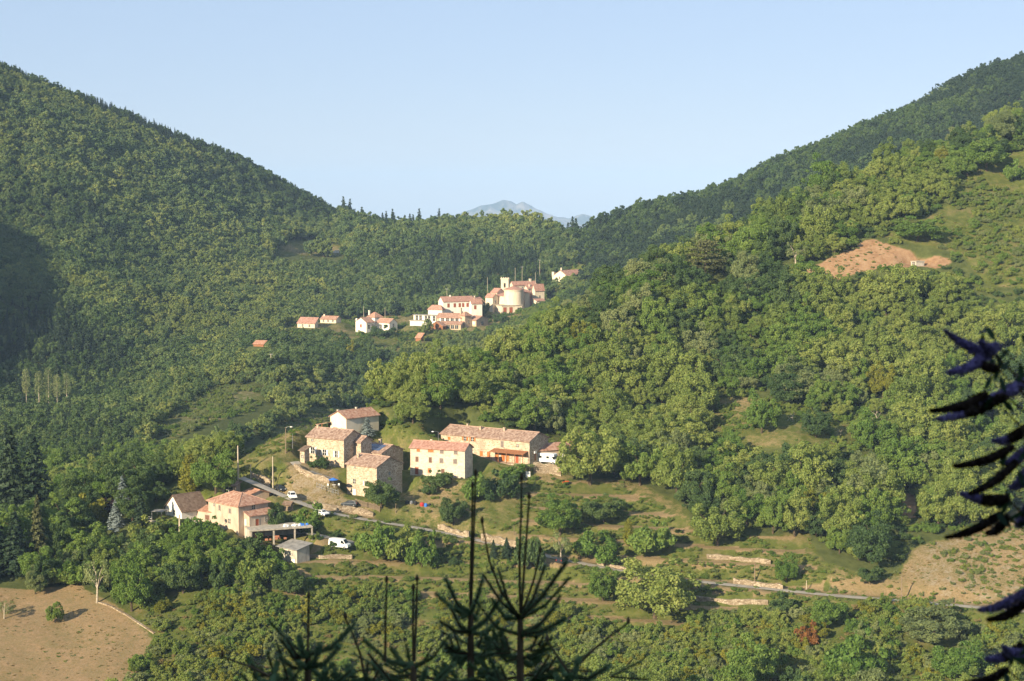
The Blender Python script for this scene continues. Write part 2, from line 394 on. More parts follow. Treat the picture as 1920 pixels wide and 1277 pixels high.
for x, y, z in [(-160, 560, -112), (-90, 590, -108), (-220, 620, -112), (-30, 650, -104), (40, 760, -100), (-330, 500, -90),
    # camera's own hillside and the valley floor below it
    (0, 0, -3.2), (6, 4, -3.6), (-8, 8, -6.5), (8, 9, -6.5), (0, 30, -19), (0, 90, -52), (0, 180, -92), (0, 260, -112), (0, 320, -112),
    (-150, 300, -108), (-150, 180, -80), (150, 180, -92), (150, 300, -114), (-70, 60, -20), (80, 60, -42),
    (-16, -14, 9), (-40, -40, 33), (-90, -95, 58), (-160, -150, 82), (25, -20, 6), (80, -60, 26), (-60, 0, 8), (-160, 0, 28), (160, 0, 2), (0, -120, 50), (160, -140, 60),  # unseen slope behind the camera, made steep to shade the foreground
    # unseen mountain side left of the frame, raised to shade the left hill
    (-330, 330, -40), (-430, 520, 8), (-500, 720, 112), (-430, 760, 56), (-600, 900, 150), (-560, 1100, 150), (-440, 900, 42), (-700, 600, 120), (-620, 400, 70), (-450, 200, 50),
    (420, 300, -60), (600, 600, 60), (700, 900, 130), (900, 1300, 180), (-900, 1500, 180), (-600, 1500, 130), (600, 1700, 0), (-300, 1900, -40), (0, 1900, -120), (0, 2500, -200), (-900, 2500, -150), (900, 2500, -150), (400, 1900, -60)]:
    wp(x, y, z)
C = np.array(ctrl); S0 = 300.0
XY = C[:, :2] / S0
def phi(r): return r ** 1.6
dm = np.sqrt(((XY[:, None] - XY[None]) ** 2).sum(-1)); nC = len(C)
Am = np.zeros((nC + 3, nC + 3)); Am[:nC, :nC] = phi(dm) + np.eye(nC) * 2e-4 * -1
Am[:nC, nC] = 1; Am[:nC, nC + 1:] = XY; Am[nC, :nC] = 1; Am[nC + 1:, :nC] = XY.T
coef = np.linalg.solve(Am, np.concatenate([C[:, 2], np.zeros(3)]))
def surf(x, y):
    sh = np.shape(x); x = np.ravel(x) / S0; y = np.ravel(y) / S0; o = np.zeros(x.shape)
    for a in range(0, len(x), 40000):
        q = slice(a, a + 40000)
        r = np.sqrt((x[q, None] - XY[None, :, 0]) ** 2 + (y[q, None] - XY[None, :, 1]) ** 2)
        o[q] = phi(r) @ coef[:nC] + coef[nC] + coef[nC + 1] * x[q] + coef[nC + 2] * y[q]
    return o.reshape(sh)
yr = list(np.arange(-170, 0, 8.)) + list(np.arange(0, 20, 1.5)) + list(np.arange(20, 340, 7.)) + list(np.arange(340, 560, 1.25))
while yr[-1] < 2600: yr.append(yr[-1] + max(1.6, (yr[-1] - 420) * .009))
nmain = len(yr)
while yr[-1] < 14500: yr.append(yr[-1] * 1.12)
YR = np.array(yr); NU = 460
UU = np.linspace(-1, 1, NU); UU = .72 * UU + .28 * UU ** 3
WID = 120 + .62 * np.maximum(YR, 0)
GX = WID[:, None] * UU[None]; GY = np.repeat(YR[:, None], NU, 1)
GZ = np.full(GX.shape, -420.0)
GZ[:nmain] = surf(GX[:nmain], GY[:nmain])
fade = np.clip((GY - 1700) / 800, 0, 1); GZ = GZ * (1 - fade) + np.minimum(GZ, -420 + 60 * fbm(GX / 900, GY / 900, 5)) * fade
amp = np.clip((GY - 330) / 60, 0.05, 1) * (1 - fade)
GZ += amp * ((fbm(GX / 55, GY / 55, 1) - .5) * 4.0 * np.clip(GY / 600, .5, 1.6) + (fbm(GX / 9, GY / 9, 3, 3) - .5) * .8)
PX, PY = project(np.stack([GX, GY, GZ], -1))
NEAR = (GY > 335) & (GY < 900)
# --- land cover areas, as outlined on the hillside
OPEN_HAMLET = [(285, 1000), (300, 925), (440, 862), (530, 800), (600, 765), (725, 765), (760, 800), (820, 785), (1085, 825), (1085, 900), (1180, 895), (1290, 950), (1310, 1020), (1450, 1005), (1510, 990), (1540, 1050), (1650, 1085), (1760, 1040), (1850, 1015), (1920, 960), (1920, 1150), (1640, 1135), (1500, 1130), (1480, 1150), (1160, 1185), (1000, 1130), (850, 1130), (600, 1115), (560, 1080), (520, 1060), (420, 1000)]
TERR = [(530, 1130), (560, 1030), (640, 1000), (820, 1000), (960, 985), (990, 905), (1090, 900), (1200, 925), (1310, 1000), (1500, 1005), (1560, 1110), (1500, 1150), (1150, 1200), (850, 1140)]
UPPER = [(1060, 880), (1180, 895), (1290, 950), (1310, 1010), (1210, 1000), (980, 960), (960, 900)]
MEADOW = [(-200, 1080), (60, 1105), (150, 1095), (235, 1145), (292, 1200), (255, 1277), (230, 1330), (-200, 1330)]
ORANGE = [(1485, 516), (1560, 482), (1630, 446), (1700, 466), (1790, 488), (1760, 506), (1650, 503), (1600, 515), (1560, 530)]
UPGRASS = [(1640, 440), (1700, 425), (1770, 385), (1830, 312), (1960, 262), (1960, 545), (1850, 535), (1800, 475), (1700, 455)]
MIDTERR = [(1310, 800), (1330, 745), (1440, 745), (1560, 785), (1690, 788), (1700, 812), (1560, 842), (1400, 840)]
RIGHTDRY = [(1690, 1085), (1700, 1030), (1790, 1000), (1850, 985), (1940, 930), (1940, 1150), (1800, 1135)]
LCLEAR = [(290, 815), (330, 775), (400, 728), (470, 722), (500, 745), (470, 775), (400, 792), (330, 822)]
FIELD = [(520, 478), (528, 455), (590, 449), (648, 464), (644, 481)]
VILLAGE = [(540, 625), (548, 596), (700, 580), (780, 550), (900, 515), (1120, 495), (1125, 545), (1010, 600), (900, 640), (780, 655), (650, 645)]
VDRY = [(690, 656), (722, 644), (765, 650), (745, 670)]
SLIP = [(1680, 970), (1690, 925), (1715, 925), (1720, 975)]
YARD = [(535, 866), (560, 858), (640, 882), (645, 930), (705, 955), (705, 972), (600, 955), (560, 938), (500, 912), (480, 892), (505, 885), (540, 905)]
GARDEN = [(1000, 880), (1060, 890), (1180, 900), (1200, 930), (1080, 935), (1000, 915)]
BANKS = [(1480, 1100), (1560, 1105), (1700, 1118), (1840, 1128), (1840, 1100), (1700, 1085), (1560, 1085)]
LOWSCRUB = [(230, 1300), (290, 1195), (240, 1130), (420, 1085), (560, 1085), (600, 1108), (850, 1122), (1000, 1122), (1160, 1178), (1480, 1143), (1640, 1128), (1920, 1145), (1920, 1330), (250, 1330)]
def cov(poly, xx=None, yy=None):
    xx = PX if xx is None else xx; yy = PY if yy is None else yy
    return inside(xx, yy, poly)
# terraces on the slope below and around the hamlet
tm = (cov(TERR) & NEAR).astype(float)
for _ in range(6): tm[1:-1, 1:-1] = (tm[1:-1, 1:-1] * 2 + tm[:-2, 1:-1] + tm[2:, 1:-1] + tm[1:-1, :-2] + tm[1:-1, 2:]) / 6
ST = 2.6
ph = (GZ + GX * .045 + (fbm(GX / 45, GY / 45, 9) - .5) * 1.0) / ST; fr = ph - np.floor(ph)
e = np.clip((fr - .62) / .38, 0, 1); e = e * e * (3 - 2 * e)
GZ = GZ + tm * ((e - fr) * ST) * .85
TERRFLAT = (fr < .5) * tm
def cell(x, y):
    x = np.asarray(x, float); y = np.asarray(y, float)
    i = np.clip(np.searchsorted(YR, y) - 1, 0, len(YR) - 2); t = np.clip((y - YR[i]) / (YR[i + 1] - YR[i]), 0, 1)
    wd = 120 + .62 * np.maximum(y, 0); u = np.clip(x / wd, -1, 1)
    j = np.clip(np.searchsorted(UU, u) - 1, 0, NU - 2); s = np.clip((u - UU[j]) / (UU[j + 1] - UU[j]), 0, 1)
    return i, j, t, s
def gz(x, y):
    i, j, t, s = cell(x, y)
    return (GZ[i, j] * (1 - s) + GZ[i, j + 1] * s) * (1 - t) + (GZ[i + 1, j] * (1 - s) + GZ[i + 1, j + 1] * s) * t
def ground(px, py, y0=335, y1=1600):
    """where the line of sight through a pixel first meets the ground"""
    d = ray(px, py); ys = np.arange(y0, y1, 1.0); k = ys / d[1]
    dz = d[2] * k - gz(d[0] * k, ys); i = np.argmax(dz < 0)
    if dz[i] >= 0: i = len(ys) - 1
    Y = ys[i] - (dz[i] / (dz[i] - dz[i - 1]) if i and dz[i] != dz[i - 1] else 0)
    return np.array([d[0] * Y / d[1], Y, d[2] * Y / d[1]])
def flatten(poly_dist, z, rad, soft):
    """poly_dist: distance of every ground vertex to a footprint"""
    global GZ
    wgt = np.clip(1 - (poly_dist - rad) / soft, 0, 1); wgt = wgt * wgt * (3 - 2 * wgt)
    GZ = GZ * (1 - wgt) + z * wgt
EXCL = []                                    # (x, y, radius): no scattered plants here

# ------------------------------------------------------------------ road bed
def polyline_world(pix):
    pts = [ground(*p) for p in pix]; P = [pts[0]]
    for a, b in zip(pts, pts[1:]):
        k = max(2, int(np.linalg.norm(b[:2] - a[:2]) / 2.0))
        for i in range(1, k + 1): P.append(a + (b - a) * i / k)
    P = np.array(P)
    for _ in range(8): P[1:-1] = (P[:-2] + 2 * P[1:-1] + P[2:]) / 4
    for _ in range(40): P[1:-1, 2] = (P[:-2, 2] + 2 * P[1:-1, 2] + P[2:, 2]) / 4
    return P
ROAD = polyline_world([(452, 896), (480, 904), (520, 925), (560, 944), (600, 962), (660, 972), (740, 984), (820, 994), (900, 1014), (980, 1034), (1060, 1050), (1110, 1062), (1180, 1076), (1260, 1086), (1330, 1093), (1420, 1103), (1500, 1110), (1560, 1117), (1680, 1126), (1780, 1134), (1850, 1141), (1960, 1150)])
LANE = polyline_world([(552, 866), (556, 876), (575, 886), (600, 893), (622, 898)])
TRACK = polyline_world([(575, 1000), (610, 1010), (660, 1016), (690, 1024)])
def carve(P, half, soft):
    global GZ
    m_ = (GY > P[:, 1].min() - 15) & (GY < P[:, 1].max() + 15) & (GX > P[:, 0].min() - 15) & (GX < P[:, 0].max() + 15)
    gx, gy = GX[m_], GY[m_]
    d = np.full(gx.shape, 1e9); z = np.zeros(gx.shape)
    for p in P:
        dd = np.hypot(gx - p[0], gy - p[1]); b = dd < d; d[b] = dd[b]; z[b] = p[2]
    wg = np.clip(1 - (d - half) / soft, 0, 1); wg = wg * wg * (3 - 2 * wg)
    GZ[m_] = GZ[m_] * (1 - wg) + z * wg
carve(ROAD, 3.6, 3.0); carve(LANE, 2.6, 2.0); carve(TRACK, 2.4, 2.0)
for P, r_ in ((ROAD, 1.8), (LANE, 2.0), (TRACK, 2.2)):
    for p in P[::2]: EXCL.append((p[0], p[1], r_))

# ================================================================== BUILDINGS
def roof_gable(mb, A, B, H, rise, o, t, axis):
    """axis L: ridge along the left face (x); R: ridge along the right face (y)"""
    if axis == 'L':
        half = B / 2; k = rise / half; zl = H - k * o; ln = math.hypot(half + o, rise + k * o)
        x0, x1 = -A - o * .7, o * .7
        mb.slab([(x0, -o, zl), (x1, -o, zl), (x1, half, H + rise), (x0, half, H + rise)], t, [(x0, 0), (x1, 0), (x1, ln), (x0, ln)])
        mb.slab([(x1, B + o, zl), (x0, B + o, zl), (x0, half, H + rise), (x1, half, H + rise)], t, [(x1, 20), (x0, 20), (x0, 20 + ln), (x1, 20 + ln)])
        mb.tube([(x0, half, H + rise - .02), (x1, half, H + rise - .02)], .13, 6)
    else:
        half = A / 2; k = rise / half; zl = H - k * o; ln = math.hypot(half + o, rise + k * o)
        y0, y1 = -o * .7, B + o * .7
        mb.slab([(o, y0, zl), (o, y1, zl), (-half, y1, H + rise), (-half, y0, H + rise)], t, [(y0, 0), (y1, 0), (y1, ln), (y0, ln)])
        mb.slab([(-A - o, y1, zl), (-A - o, y0, zl), (-half, y0, H + rise), (-half, y1, H + rise)], t, [(y1, 20), (y0, 20), (y0, 20 + ln), (y1, 20 + ln)])
        mb.tube([(-half, y0, H + rise - .02), (-half, y1, H + rise - .02)], .13, 6)
def roof_hip(mb, A, B, H, rise, o, t):
    m_ = min(A, B) / 2; k = rise / m_; zl = H - k * o
    c = [(-A - o, -o, zl), (o, -o, zl), (o, B + o, zl), (-A - o, B + o, zl)]
    if A >= B: r0, r1 = (-A + m_, B / 2, H + rise), (-m_, B / 2, H + rise)
    else: r0, r1 = (-A / 2, m_, H + rise), (-A / 2, B - m_, H + rise)
    ln = math.hypot(m_ + o, rise + k * o)
    def uvx(pts, ax): return [((p[ax]), (p[2] - zl) / max(.01, rise + k * o) * ln) for p in pts]
    if abs(A - B) < .05: r1 = r0
    if A >= B: F_ = [([c[0], c[1], r1, r0], 0), ([c[1], c[2], r1], 1), ([c[2], c[3], r0, r1], 0), ([c[3], c[0], r0], 1)]
    else: F_ = [([c[0], c[1], r0], 0), ([c[1], c[2], r1, r0], 1), ([c[2], c[3], r1], 0), ([c[3], c[0], r0, r1], 1)]
    for pts, ax in F_:
        q = [pts[0]]
        for p in pts[1:]:
            if p != q[-1]: q.append(p)
        mb.slab(q, t, uvx(q, ax))
    for i, (a, b) in enumerate(((c[0], r0), (c[1], r1 if A >= B else r0), (c[2], r1), (c[3], r0 if A >= B else r1))):
        mb.tube([a, b], .11, 5)
SHUT = {'red': 'red_shutter', 'brown': 'brown_shutter', 'orange': 'orange_shutter', 'grey': 'grey_shutter', 'white': 'white_paint'}
def face_frame(face, A, B):
    """origin, direction along the face and outward normal in house space"""
    if face == 'L': return Vector((0, 0, 0)), Vector((-1, 0, 0)), Vector((0, -1, 0))
    if face == 'R': return Vector((0, 0, 0)), Vector((0, 1, 0)), Vector((1, 0, 0))
def obox(mb, o, du, nn, u0, u1, z0, z1, d0, d1):
    a = []
    for d in (d0, d1):
        for (u, z) in ((u0, z0), (u1, z0), (u1, z1), (u0, z1)):
            a.append(o + du * u + nn * d + Vector((0, 0, z)))
    for q in ((0, 1, 2, 3), (7, 6, 5, 4), (0, 4, 5, 1), (1, 5, 6, 2), (2, 6, 7, 3), (3, 7, 4, 0)): mb.quad([a[i] for i in q])
def opening(root, face, u, zc, w_, h, style, A, B):
    o, du, nn = face_frame(face, A, B); L = A if face == 'L' else B
    u = u * L; kind, _, colr = style.partition(':')
    if kind in ('door', 'garage'):
        mb = MB(); obox(mb, o, du, nn, u - w_ / 2, u + w_ / 2, zc - h / 2, zc + h / 2, .005, .05)
        d = mb.build('door', SHUT.get(colr, 'timber'), root)
        mb = MB()
        for s in (-1, 1): obox(mb, o, du, nn, u + s * (w_ / 2 + .06) - .06, u + s * (w_ / 2 + .06) + .06, zc - h / 2, zc + h / 2 + .1, .004, .09)
        obox(mb, o, du, nn, u - w_ / 2 - .12, u + w_ / 2 + .12, zc + h / 2 + .1, zc + h / 2 + .22, .004, .09); mb.build('frame', 'concrete', d); return
    mb = MB()
    obox(mb, o, du, nn, u - w_ / 2 - .09, u + w_ / 2 + .09, zc + h / 2, zc + h / 2 + .13, .003, .07)
    obox(mb, o, du, nn, u - w_ / 2 - .14, u + w_ / 2 + .14, zc - h / 2 - .12, zc - h / 2, .003, .14)
    obox(mb, o, du, nn, u - w_ / 2 - .09, u - w_ / 2, zc - h / 2, zc + h / 2, .003, .06)
    obox(mb, o, du, nn, u + w_ / 2, u + w_ / 2 + .09, zc - h / 2, zc + h / 2, .003, .06)
    win = mb.build('window', 'concrete', root)
    if kind == 'closed':
        mb = MB()
        for s in (-1, 1): obox(mb, o, du, nn, u + min(0, s * (w_ / 2)) + .015, u + max(0, s * w_ / 2) - .015, zc - h / 2, zc + h / 2, .01, .045)
        mb.build('shutter', SHUT.get(colr, 'brown_shutter'), win); return
    mb = MB(); obox(mb, o, du, nn, u - w_ / 2, u + w_ / 2, zc - h / 2, zc + h / 2, .002, .012); mb.build('pane', 'glass', win)
    mb = MB(); obox(mb, o, du, nn, u - .04, u + .04, zc - h / 2, zc + h / 2, .013, .04); obox(mb, o, du, nn, u - w_ / 2, u + w_ / 2, zc - .03, zc + .03, .013, .035); mb.build('glazing_bar', 'white_paint', win)
    if kind == 'open':
        for s in (-1, 1):
            mb = MB(); c_ = u + s * (w_ / 2 + .09 + w_ / 4); obox(mb, o, du, nn, c_ - w_ / 4, c_ + w_ / 4, zc - h / 2, zc + h / 2, .075, .115)
            mb.build('shutter', SHUT.get(colr, 'brown_shutter'), win)
def house(name, label, px, py, Apx, Bpx, th, Hpx, rpx, wall, tile, roof='L', Y=None, wins=(), chims=(), overhang=.45, cat='house', pad=3.0, group=None, sink=5.0, roofname='roof'):
    """near corner at a pixel; widths and heights of its two visible faces in photo pixels"""
    p = ground(px, py) if Y is None else at(px, py, Y)
    k = F / p[1]; t = R(th)
    A, B, H, rise = Apx / k / math.cos(t), Bpx / k / math.sin(t), Hpx / k, rpx / k
    root = link(name, None, None, tuple(p), (0, 0, -t)); tag(root, label, cat, group)
    mb = MB(); z0 = -sink
    def wallq(a, b): mb.quad([(a[0], a[1], z0), (b[0], b[1], z0), (b[0], b[1], H), (a[0], a[1], H)])
    c = [(-A, 0), (0, 0), (0, B), (-A, B)]
    if roof == 'shedL':      # low along the left face
        mb.quad([(-A, 0, z0), (0, 0, z0), (0, 0, H), (-A, 0, H)]); mb.quad([(0, B, z0), (-A, B, z0), (-A, B, H + rise), (0, B, H + rise)])
        mb.quad([(0, 0, z0), (0, B, z0), (0, B, H + rise), (0, 0, H)]); mb.quad([(-A, B, z0), (-A, 0, z0), (-A, 0, H), (-A, B, H + rise)])
    elif roof == 'shedR':    # low along the right face
        mb.quad([(0, 0, z0), (0, B, z0), (0, B, H), (0, 0, H)]); mb.quad([(-A, B, z0), (-A, 0, z0), (-A, 0, H + rise), (-A, B, H + rise)])
        mb.quad([(-A, 0, z0), (0, 0, z0), (0, 0, H), (-A, 0, H + rise)]); mb.quad([(0, B, z0), (-A, B, z0), (-A, B, H + rise), (0, B, H)])
    else:
        for i in range(4): wallq(c[i], c[(i + 1) % 4])
        if roof == 'L':
            for x, fl in ((0, 1), (-A, -1)): mb.quad([(x, 0, H), (x, B, H), (x, B / 2, H + rise - .02)][::fl])
        if roof == 'R':
            for y, fl in ((0, 1), (B, -1)): mb.quad([(-A, y, H), (0, y, H), (-A / 2, y, H + rise - .02)][::fl])
    mb.build('wall', wall, root)
    mb = MB(); o, tk = overhang, .2
    if roof in 'LR': roof_gable(mb, A, B, H + .03, rise, o, tk, roof)
    elif roof == 'hip': roof_hip(mb, A, B, H + .03, rise, o, tk)
    elif roof == 'shedL':
        s_ = rise / B; mb.slab([(-A - o, -o, H + .05 - s_ * o), (o, -o, H + .05 - s_ * o), (o, B + o, H + rise + .05 + s_ * o), (-A - o, B + o, H + rise + .05 + s_ * o)], tk * .7, [(-A, 0), (0, 0), (0, B), (-A, B)])
    elif roof == 'shedR':
        s_ = rise / A; mb.slab([(o, -o, H + .05 - s_ * o), (o, B + o, H + .05 - s_ * o), (-A - o, B + o, H + rise + .05 + s_ * o), (-A - o, -o, H + rise + .05 + s_ * o)], tk * .7, [(0, 0), (B, 0), (B, A), (0, A)])
    elif roof == 'flat':
        mb.slab([(-A - o, -o, H + .25), (o, -o, H + .25), (o, B + o, H + .25), (-A - o, B + o, H + .25)], .3, [(0, 0), (A, 0), (A, B), (0, B)])
    ro = mb.build(roofname, tile, root)
    for (cx, cyy, hh, ww) in chims:                     # fractions along A and B
        x, y = -cx * A, cyy * B
        zz = H + rise * (1 - abs(cyy - .5) * 2 if roof == 'L' else 1 - abs(cx - .5) * 2 if roof == 'R' else .5)
        mb = MB().box(x - ww / 2, x + ww / 2, y - ww / 2, y + ww / 2, zz - .5, zz + hh)
        mb.box(x - ww / 2 - .08, x + ww / 2 + .08, y - ww / 2 - .08, y + ww / 2 + .08, zz + hh + .003, zz + hh + .12); mb.build('chimney', wall, ro)
    for (face, u, zf, wm, hm, st) in wins: opening(root, face, u, zf * H, wm, hm, st, A, B)
    # level the plot
    cs, sn = math.cos(-t), math.sin(-t); m_ = (np.abs(GY - p[1]) < 60) & (np.abs(GX - p[0]) < 60)
    dx, dy = GX[m_] - p[0], GY[m_] - p[1]; lx = cs * dx + sn * dy; ly = -sn * dx + cs * dy
    dist = np.hypot(np.maximum(np.maximum(lx, -A - lx), 0), np.maximum(np.maximum(-ly, ly - B), 0))
    sf = max(4.0, (p[1] / 500) * 4); wg = np.clip(1 - (dist - pad * .5) / sf, 0, 1); wg = wg * wg * (3 - 2 * wg)
    GZ[m_] = GZ[m_] * (1 - wg) + (p[2] - .05) * wg
    for fx in np.linspace(0, 1, max(2, int(A / 4) + 1)):
        for fy in np.linspace(0, 1, max(2, int(B / 4) + 1)):
            q = root_point(root, -A * fx, B * fy, p, t); EXCL.append((q[0], q[1], 4.5 if p[1] < 700 else 7))
    return root, A, B, H, rise
def level(p, t, x0, x1, y0, y1, soft=4.0, z=None):
    cs, sn = math.cos(-t), math.sin(-t); m_ = (np.abs(GY - p[1]) < 60) & (np.abs(GX - p[0]) < 60)
    dx, dy = GX[m_] - p[0], GY[m_] - p[1]; lx = cs * dx + sn * dy; ly = -sn * dx + cs * dy
    dist = np.hypot(np.maximum(np.maximum(lx - x1, x0 - lx), 0), np.maximum(np.maximum(y0 - ly, ly - y1), 0))
    wg = np.clip(1 - dist / soft, 0, 1); wg = wg * wg * (3 - 2 * wg)
    GZ[m_] = GZ[m_] * (1 - wg) + ((p[2] if z is None else z) - .05) * wg
def root_point(root, x, y, p, t):
    return (p[0] + math.cos(t) * x + math.sin(t) * y, p[1] - math.sin(t) * x + math.cos(t) * y)
def grid_wins(face, us, zs, w_, h, st): return [(face, u, z, w_, h, st) for z in zs for u in us]

# ---- the hamlet on the spur
stone, A, B, H, rs = house('stone_house', 'tall square stone house behind the round dark green tree', 706.6, 934, 61.5, 44.5, 38, 60, 15, 'stone_warm', 'tile_brown', 'L',
    wins=[('L', .74, .44, .8, 1.25, 'plain'), ('L', .36, .42, .8, 1.2, 'open:white'), ('L', .75, .06, 1.1, 2.1, 'door:white'), ('L', .72, .90, .5, .5, 'plain'), ('R', .5, .7, .6, .8, 'plain')], chims=[(.86, .3, .9, .55)])
sol, A, B, H, rs = house('stone_house', 'stone house with blue solar panels on its tiled roof', 715.7, 893, 65.5, 37.5, 36, 45, 11.5, 'stone_warm', 'tile_brown', 'L',
    wins=[('L', .42, .82, .8, .9, 'open:white'), ('L', .75, .8, .6, .7, 'plain')], chims=[(.45, .62, 1.3, .7)])
rf = [o for o in sol.children if o.name.startswith('roof')][0]
half = B / 2; slope = math.atan2(rs, half); pm = MB().box(-.47, .47, -.78, .78, 0, .05).mesh('solar_panel', 'solar')
fm = MB()
for a_ in ((-.5, -.47, -.8, .8), (.47, .5, -.8, .8), (-.47, .47, -.8, -.78), (-.47, .47, .78, .8)): fm.box(*a_, -.02, .058)
fm = fm.mesh('frame', 'metal_grey')
for r_ in range(2):
    for c_ in range(7):
        d = (.30 + r_ * .36) * half
        ob = link('solar_panel', pm, rf, (-A * .17 - c_ * 1.04, d, H + .03 + rs * d / half + .06), (slope, 0, 0))
        ob2 = link('frame', fm, None, ob.location, (slope, 0, 0)); ob2.parent = rf
house('long_stone_house', 'long stone farmhouse above the lane with a bush at its front wall', 645, 876, 75, 30, 30, 54, 13.5, 'stone_warm', 'tile_brown', 'L',
    wins=[('L', .84, .50, 1.2, 1.7, 'open:white'), ('L', .52, .46, 1.1, 1.5, 'open:white'), ('L', .20, .44, .9, 1.6, 'open:white'), ('L', .85, .86, .7, .5, 'plain')], chims=[(.95, .5, .5, .5)])
house('stone_annex', 'short tiled stone annex beside the long farmhouse gable', 677, 879, 29, 18, 34, 52, 8.5, 'stone_warm', 'tile_brown', 'L')
house('lean_to', 'little stone lean-to at the left end of the long farmhouse', 571, 868, 9, 8, 30, 24, 5, 'stone_warm', 'tile_grey', 'shedL', cat='shed', wins=[('L', .45, .5, .6, .7, 'plain')], pad=1)
house('plastered_house', 'cream plastered house with a red tiled roof above the stone farmhouse', 649.4, 815, 33.6, 57, 45, 32, 11, 'plaster_cream', 'tile_red', 'R',
    wins=[('L', .24, .20, 1.0, 1.2, 'open:red'), ('L', .66, .20, 1.0, 1.2, 'open:red')], chims=[(.62, .05, .5, .4), (.5, .55, .4, .4)])
house('white_house', 'white rendered three storey house with brown shutters in the hamlet centre', 871.5, 897, 105.5, 14, 21, 55, 10, 'stone_pale', 'tile_pink', 'L',
    wins=[('L', .85, .90, .95, 1.0, 'closed:orange'), ('L', .62, .91, 1.6, 1.0, 'closed:orange'), ('L', .42, .90, 1.0, 1.2, 'closed:grey'), ('L', .165, .90, 1.0, 1.2, 'closed:grey')]
        + [('L', .875, .57, .85, 1.3, 'closed:brown'), ('L', .63, .57, .85, 1.4, 'closed:brown'), ('L', .425, .57, 1.0, 1.2, 'closed:grey'), ('L', .175, .57, 1.0, 1.2, 'closed:grey'), ('L', .88, .16, .95, 1.9, 'door:red'), ('L', .645, .2, .9, 1.2, 'closed:orange'), ('L', .4, .2, .9, 1.2, 'closed:brown')], chims=[(.7, .6, .5, .45)])
lh, A, B, H, rs = house('long_farmhouse', 'very long stone farmhouse with a veranda and orange shutters', 992.7, 872, 172, 36, 33, 46, 13, 'stone_warm', 'tile_brown', 'L',
    wins=[('L', .905, .80, .9, .9, 'closed:orange'), ('L', .72, .85, .9, 1.1, 'open:orange'), ('L', .635, .85, .9, 1.1, 'open:orange'), ('L', .30, .76, .9, 1.7, 'closed:grey'), ('L', .13, .76, .6, .7, 'plain'),
          ('L', .535, .28, 1.0, 1.5, 'closed:orange'), ('L', .455, .28, .9, 1.4, 'closed:orange'), ('L', .36, .18, .9, 2.0, 'door:orange'), ('L', .29, .20, 1.2, 1.9, 'door:orange'), ('L', .24, .2, .9, 1.9, 'door:orange'), ('L', .135, .18, 1.0, 2.1, 'door:red'),
          ('R', .30, .30, .9, 2.2, 'door:timber')], chims=[(.36, .40, .9, .5), (.62, .35, .9, .6), (.80, .5, .5, .5)])
ve = 'long_farmhouse veranda'
mb = MB(); mb.slab([(-A * .39, -2.6, 3.15), (-.4, -2.6, 3.15), (-.4, -.02, 3.75), (-A * .39, -.02, 3.75)], .12, [(0, 0), (11, 0), (11, 3), (0, 3)])
va = mb.build('veranda_roof', 'timber', lh)
for u in (.385, .29, .2, .11, .02): MB().box(-A * u - .08, -A * u + .08, -2.5, -2.34, -.6, 3.05).build('post', 'timber', lh)
MB().box(-A * .39, -.3, -2.75, -.03, -1.5, .25).build('veranda_deck', 'stone_warm', lh)
mb = MB().box(.05, .45, 2.0, 3.0, 2.9, 3.5); mb.build('air_conditioner', 'white_paint', lh)
house('garage_building', 'low pale garage with a faded red roof beside the motorhome', 1014, 868, 6, 64, 66, 25, 8, 'plaster_pink', 'tile_red', 'shedR', cat='garage',
    wins=[('R', .72, .42, 2.6, 2.3, 'garage:white')])
# ---- the lower farm
fh, *_ = house('farmhouse', 'big tan farmhouse with a hipped red tile roof at the lower farm', 447.7, 999, 69, 49, 44, 52, 17, 'plaster_tan', 'tile_red', 'hip',
    wins=[('L', .62, .78, .8, 1.3, 'closed:grey'), ('L', .28, .74, .9, 1.1, 'closed:grey'), ('L', .8, .85, .6, .6, 'plain'), ('R', .5, .86, .9, 1.0, 'plain'), ('L', .3, .36, .8, 1.1, 'plain')], chims=[(.45, .5, .9, .5)])
house('farm_annex', 'lean-to annex with red tiles on the right of the tan farmhouse', 468, 994, 18, 42, 48, 27, 9, 'plaster_tan', 'tile_red', 'shedR', Y=fh.location.y - .6, cat='house', overhang=.25,
    wins=[('R', .30, .40, 1.0, 2.1, 'door:red'), ('R', .66, .62, .7, 1.0, 'plain'), ('L', .5, .5, .8, 1.6, 'closed:white')])
house('white_cottage', 'white gabled cottage with a steep dark brown roof by the conifers', 341, 972, 40, 42, 47, 15, 26, 'plaster_white', 'tile_grey', 'R',
    wins=[('L', .45, .55, .9, .9, 'plain')])
house('porch_building', 'small orange tiled porch between the cottage and the tan farmhouse', 396, 985, 40, 12, 32, 26, 6, 'plaster_tan', 'tile_orange', 'shedL', cat='porch', overhang=.3, pad=1, wins=[('L', .2, .55, 1.4, 1.2, 'closed:brown')])
house('roadside_house', 'small house with a bright orange roof between farm and road', 468.6, 945, 18, 33, 52, 19, 6, 'plaster_pink', 'tile_orange', 'L', cat='house')
house('roadside_shelter', 'low tiled shelter under the trees by the tall pole', 442, 925, 28, 6, 20, 15, 4, 'plaster_tan', 'tile_brown', 'shedL', cat='shed', wins=[('L', .5, .4, 2.4, 1.5, 'plain')])
house('wooden_shed', 'little grey wooden shed beside the road behind a bush', 545, 958, 14, 4, 25, 14, 3, 'wood_pole', 'tile_grey', 'L', cat='shed', pad=1)
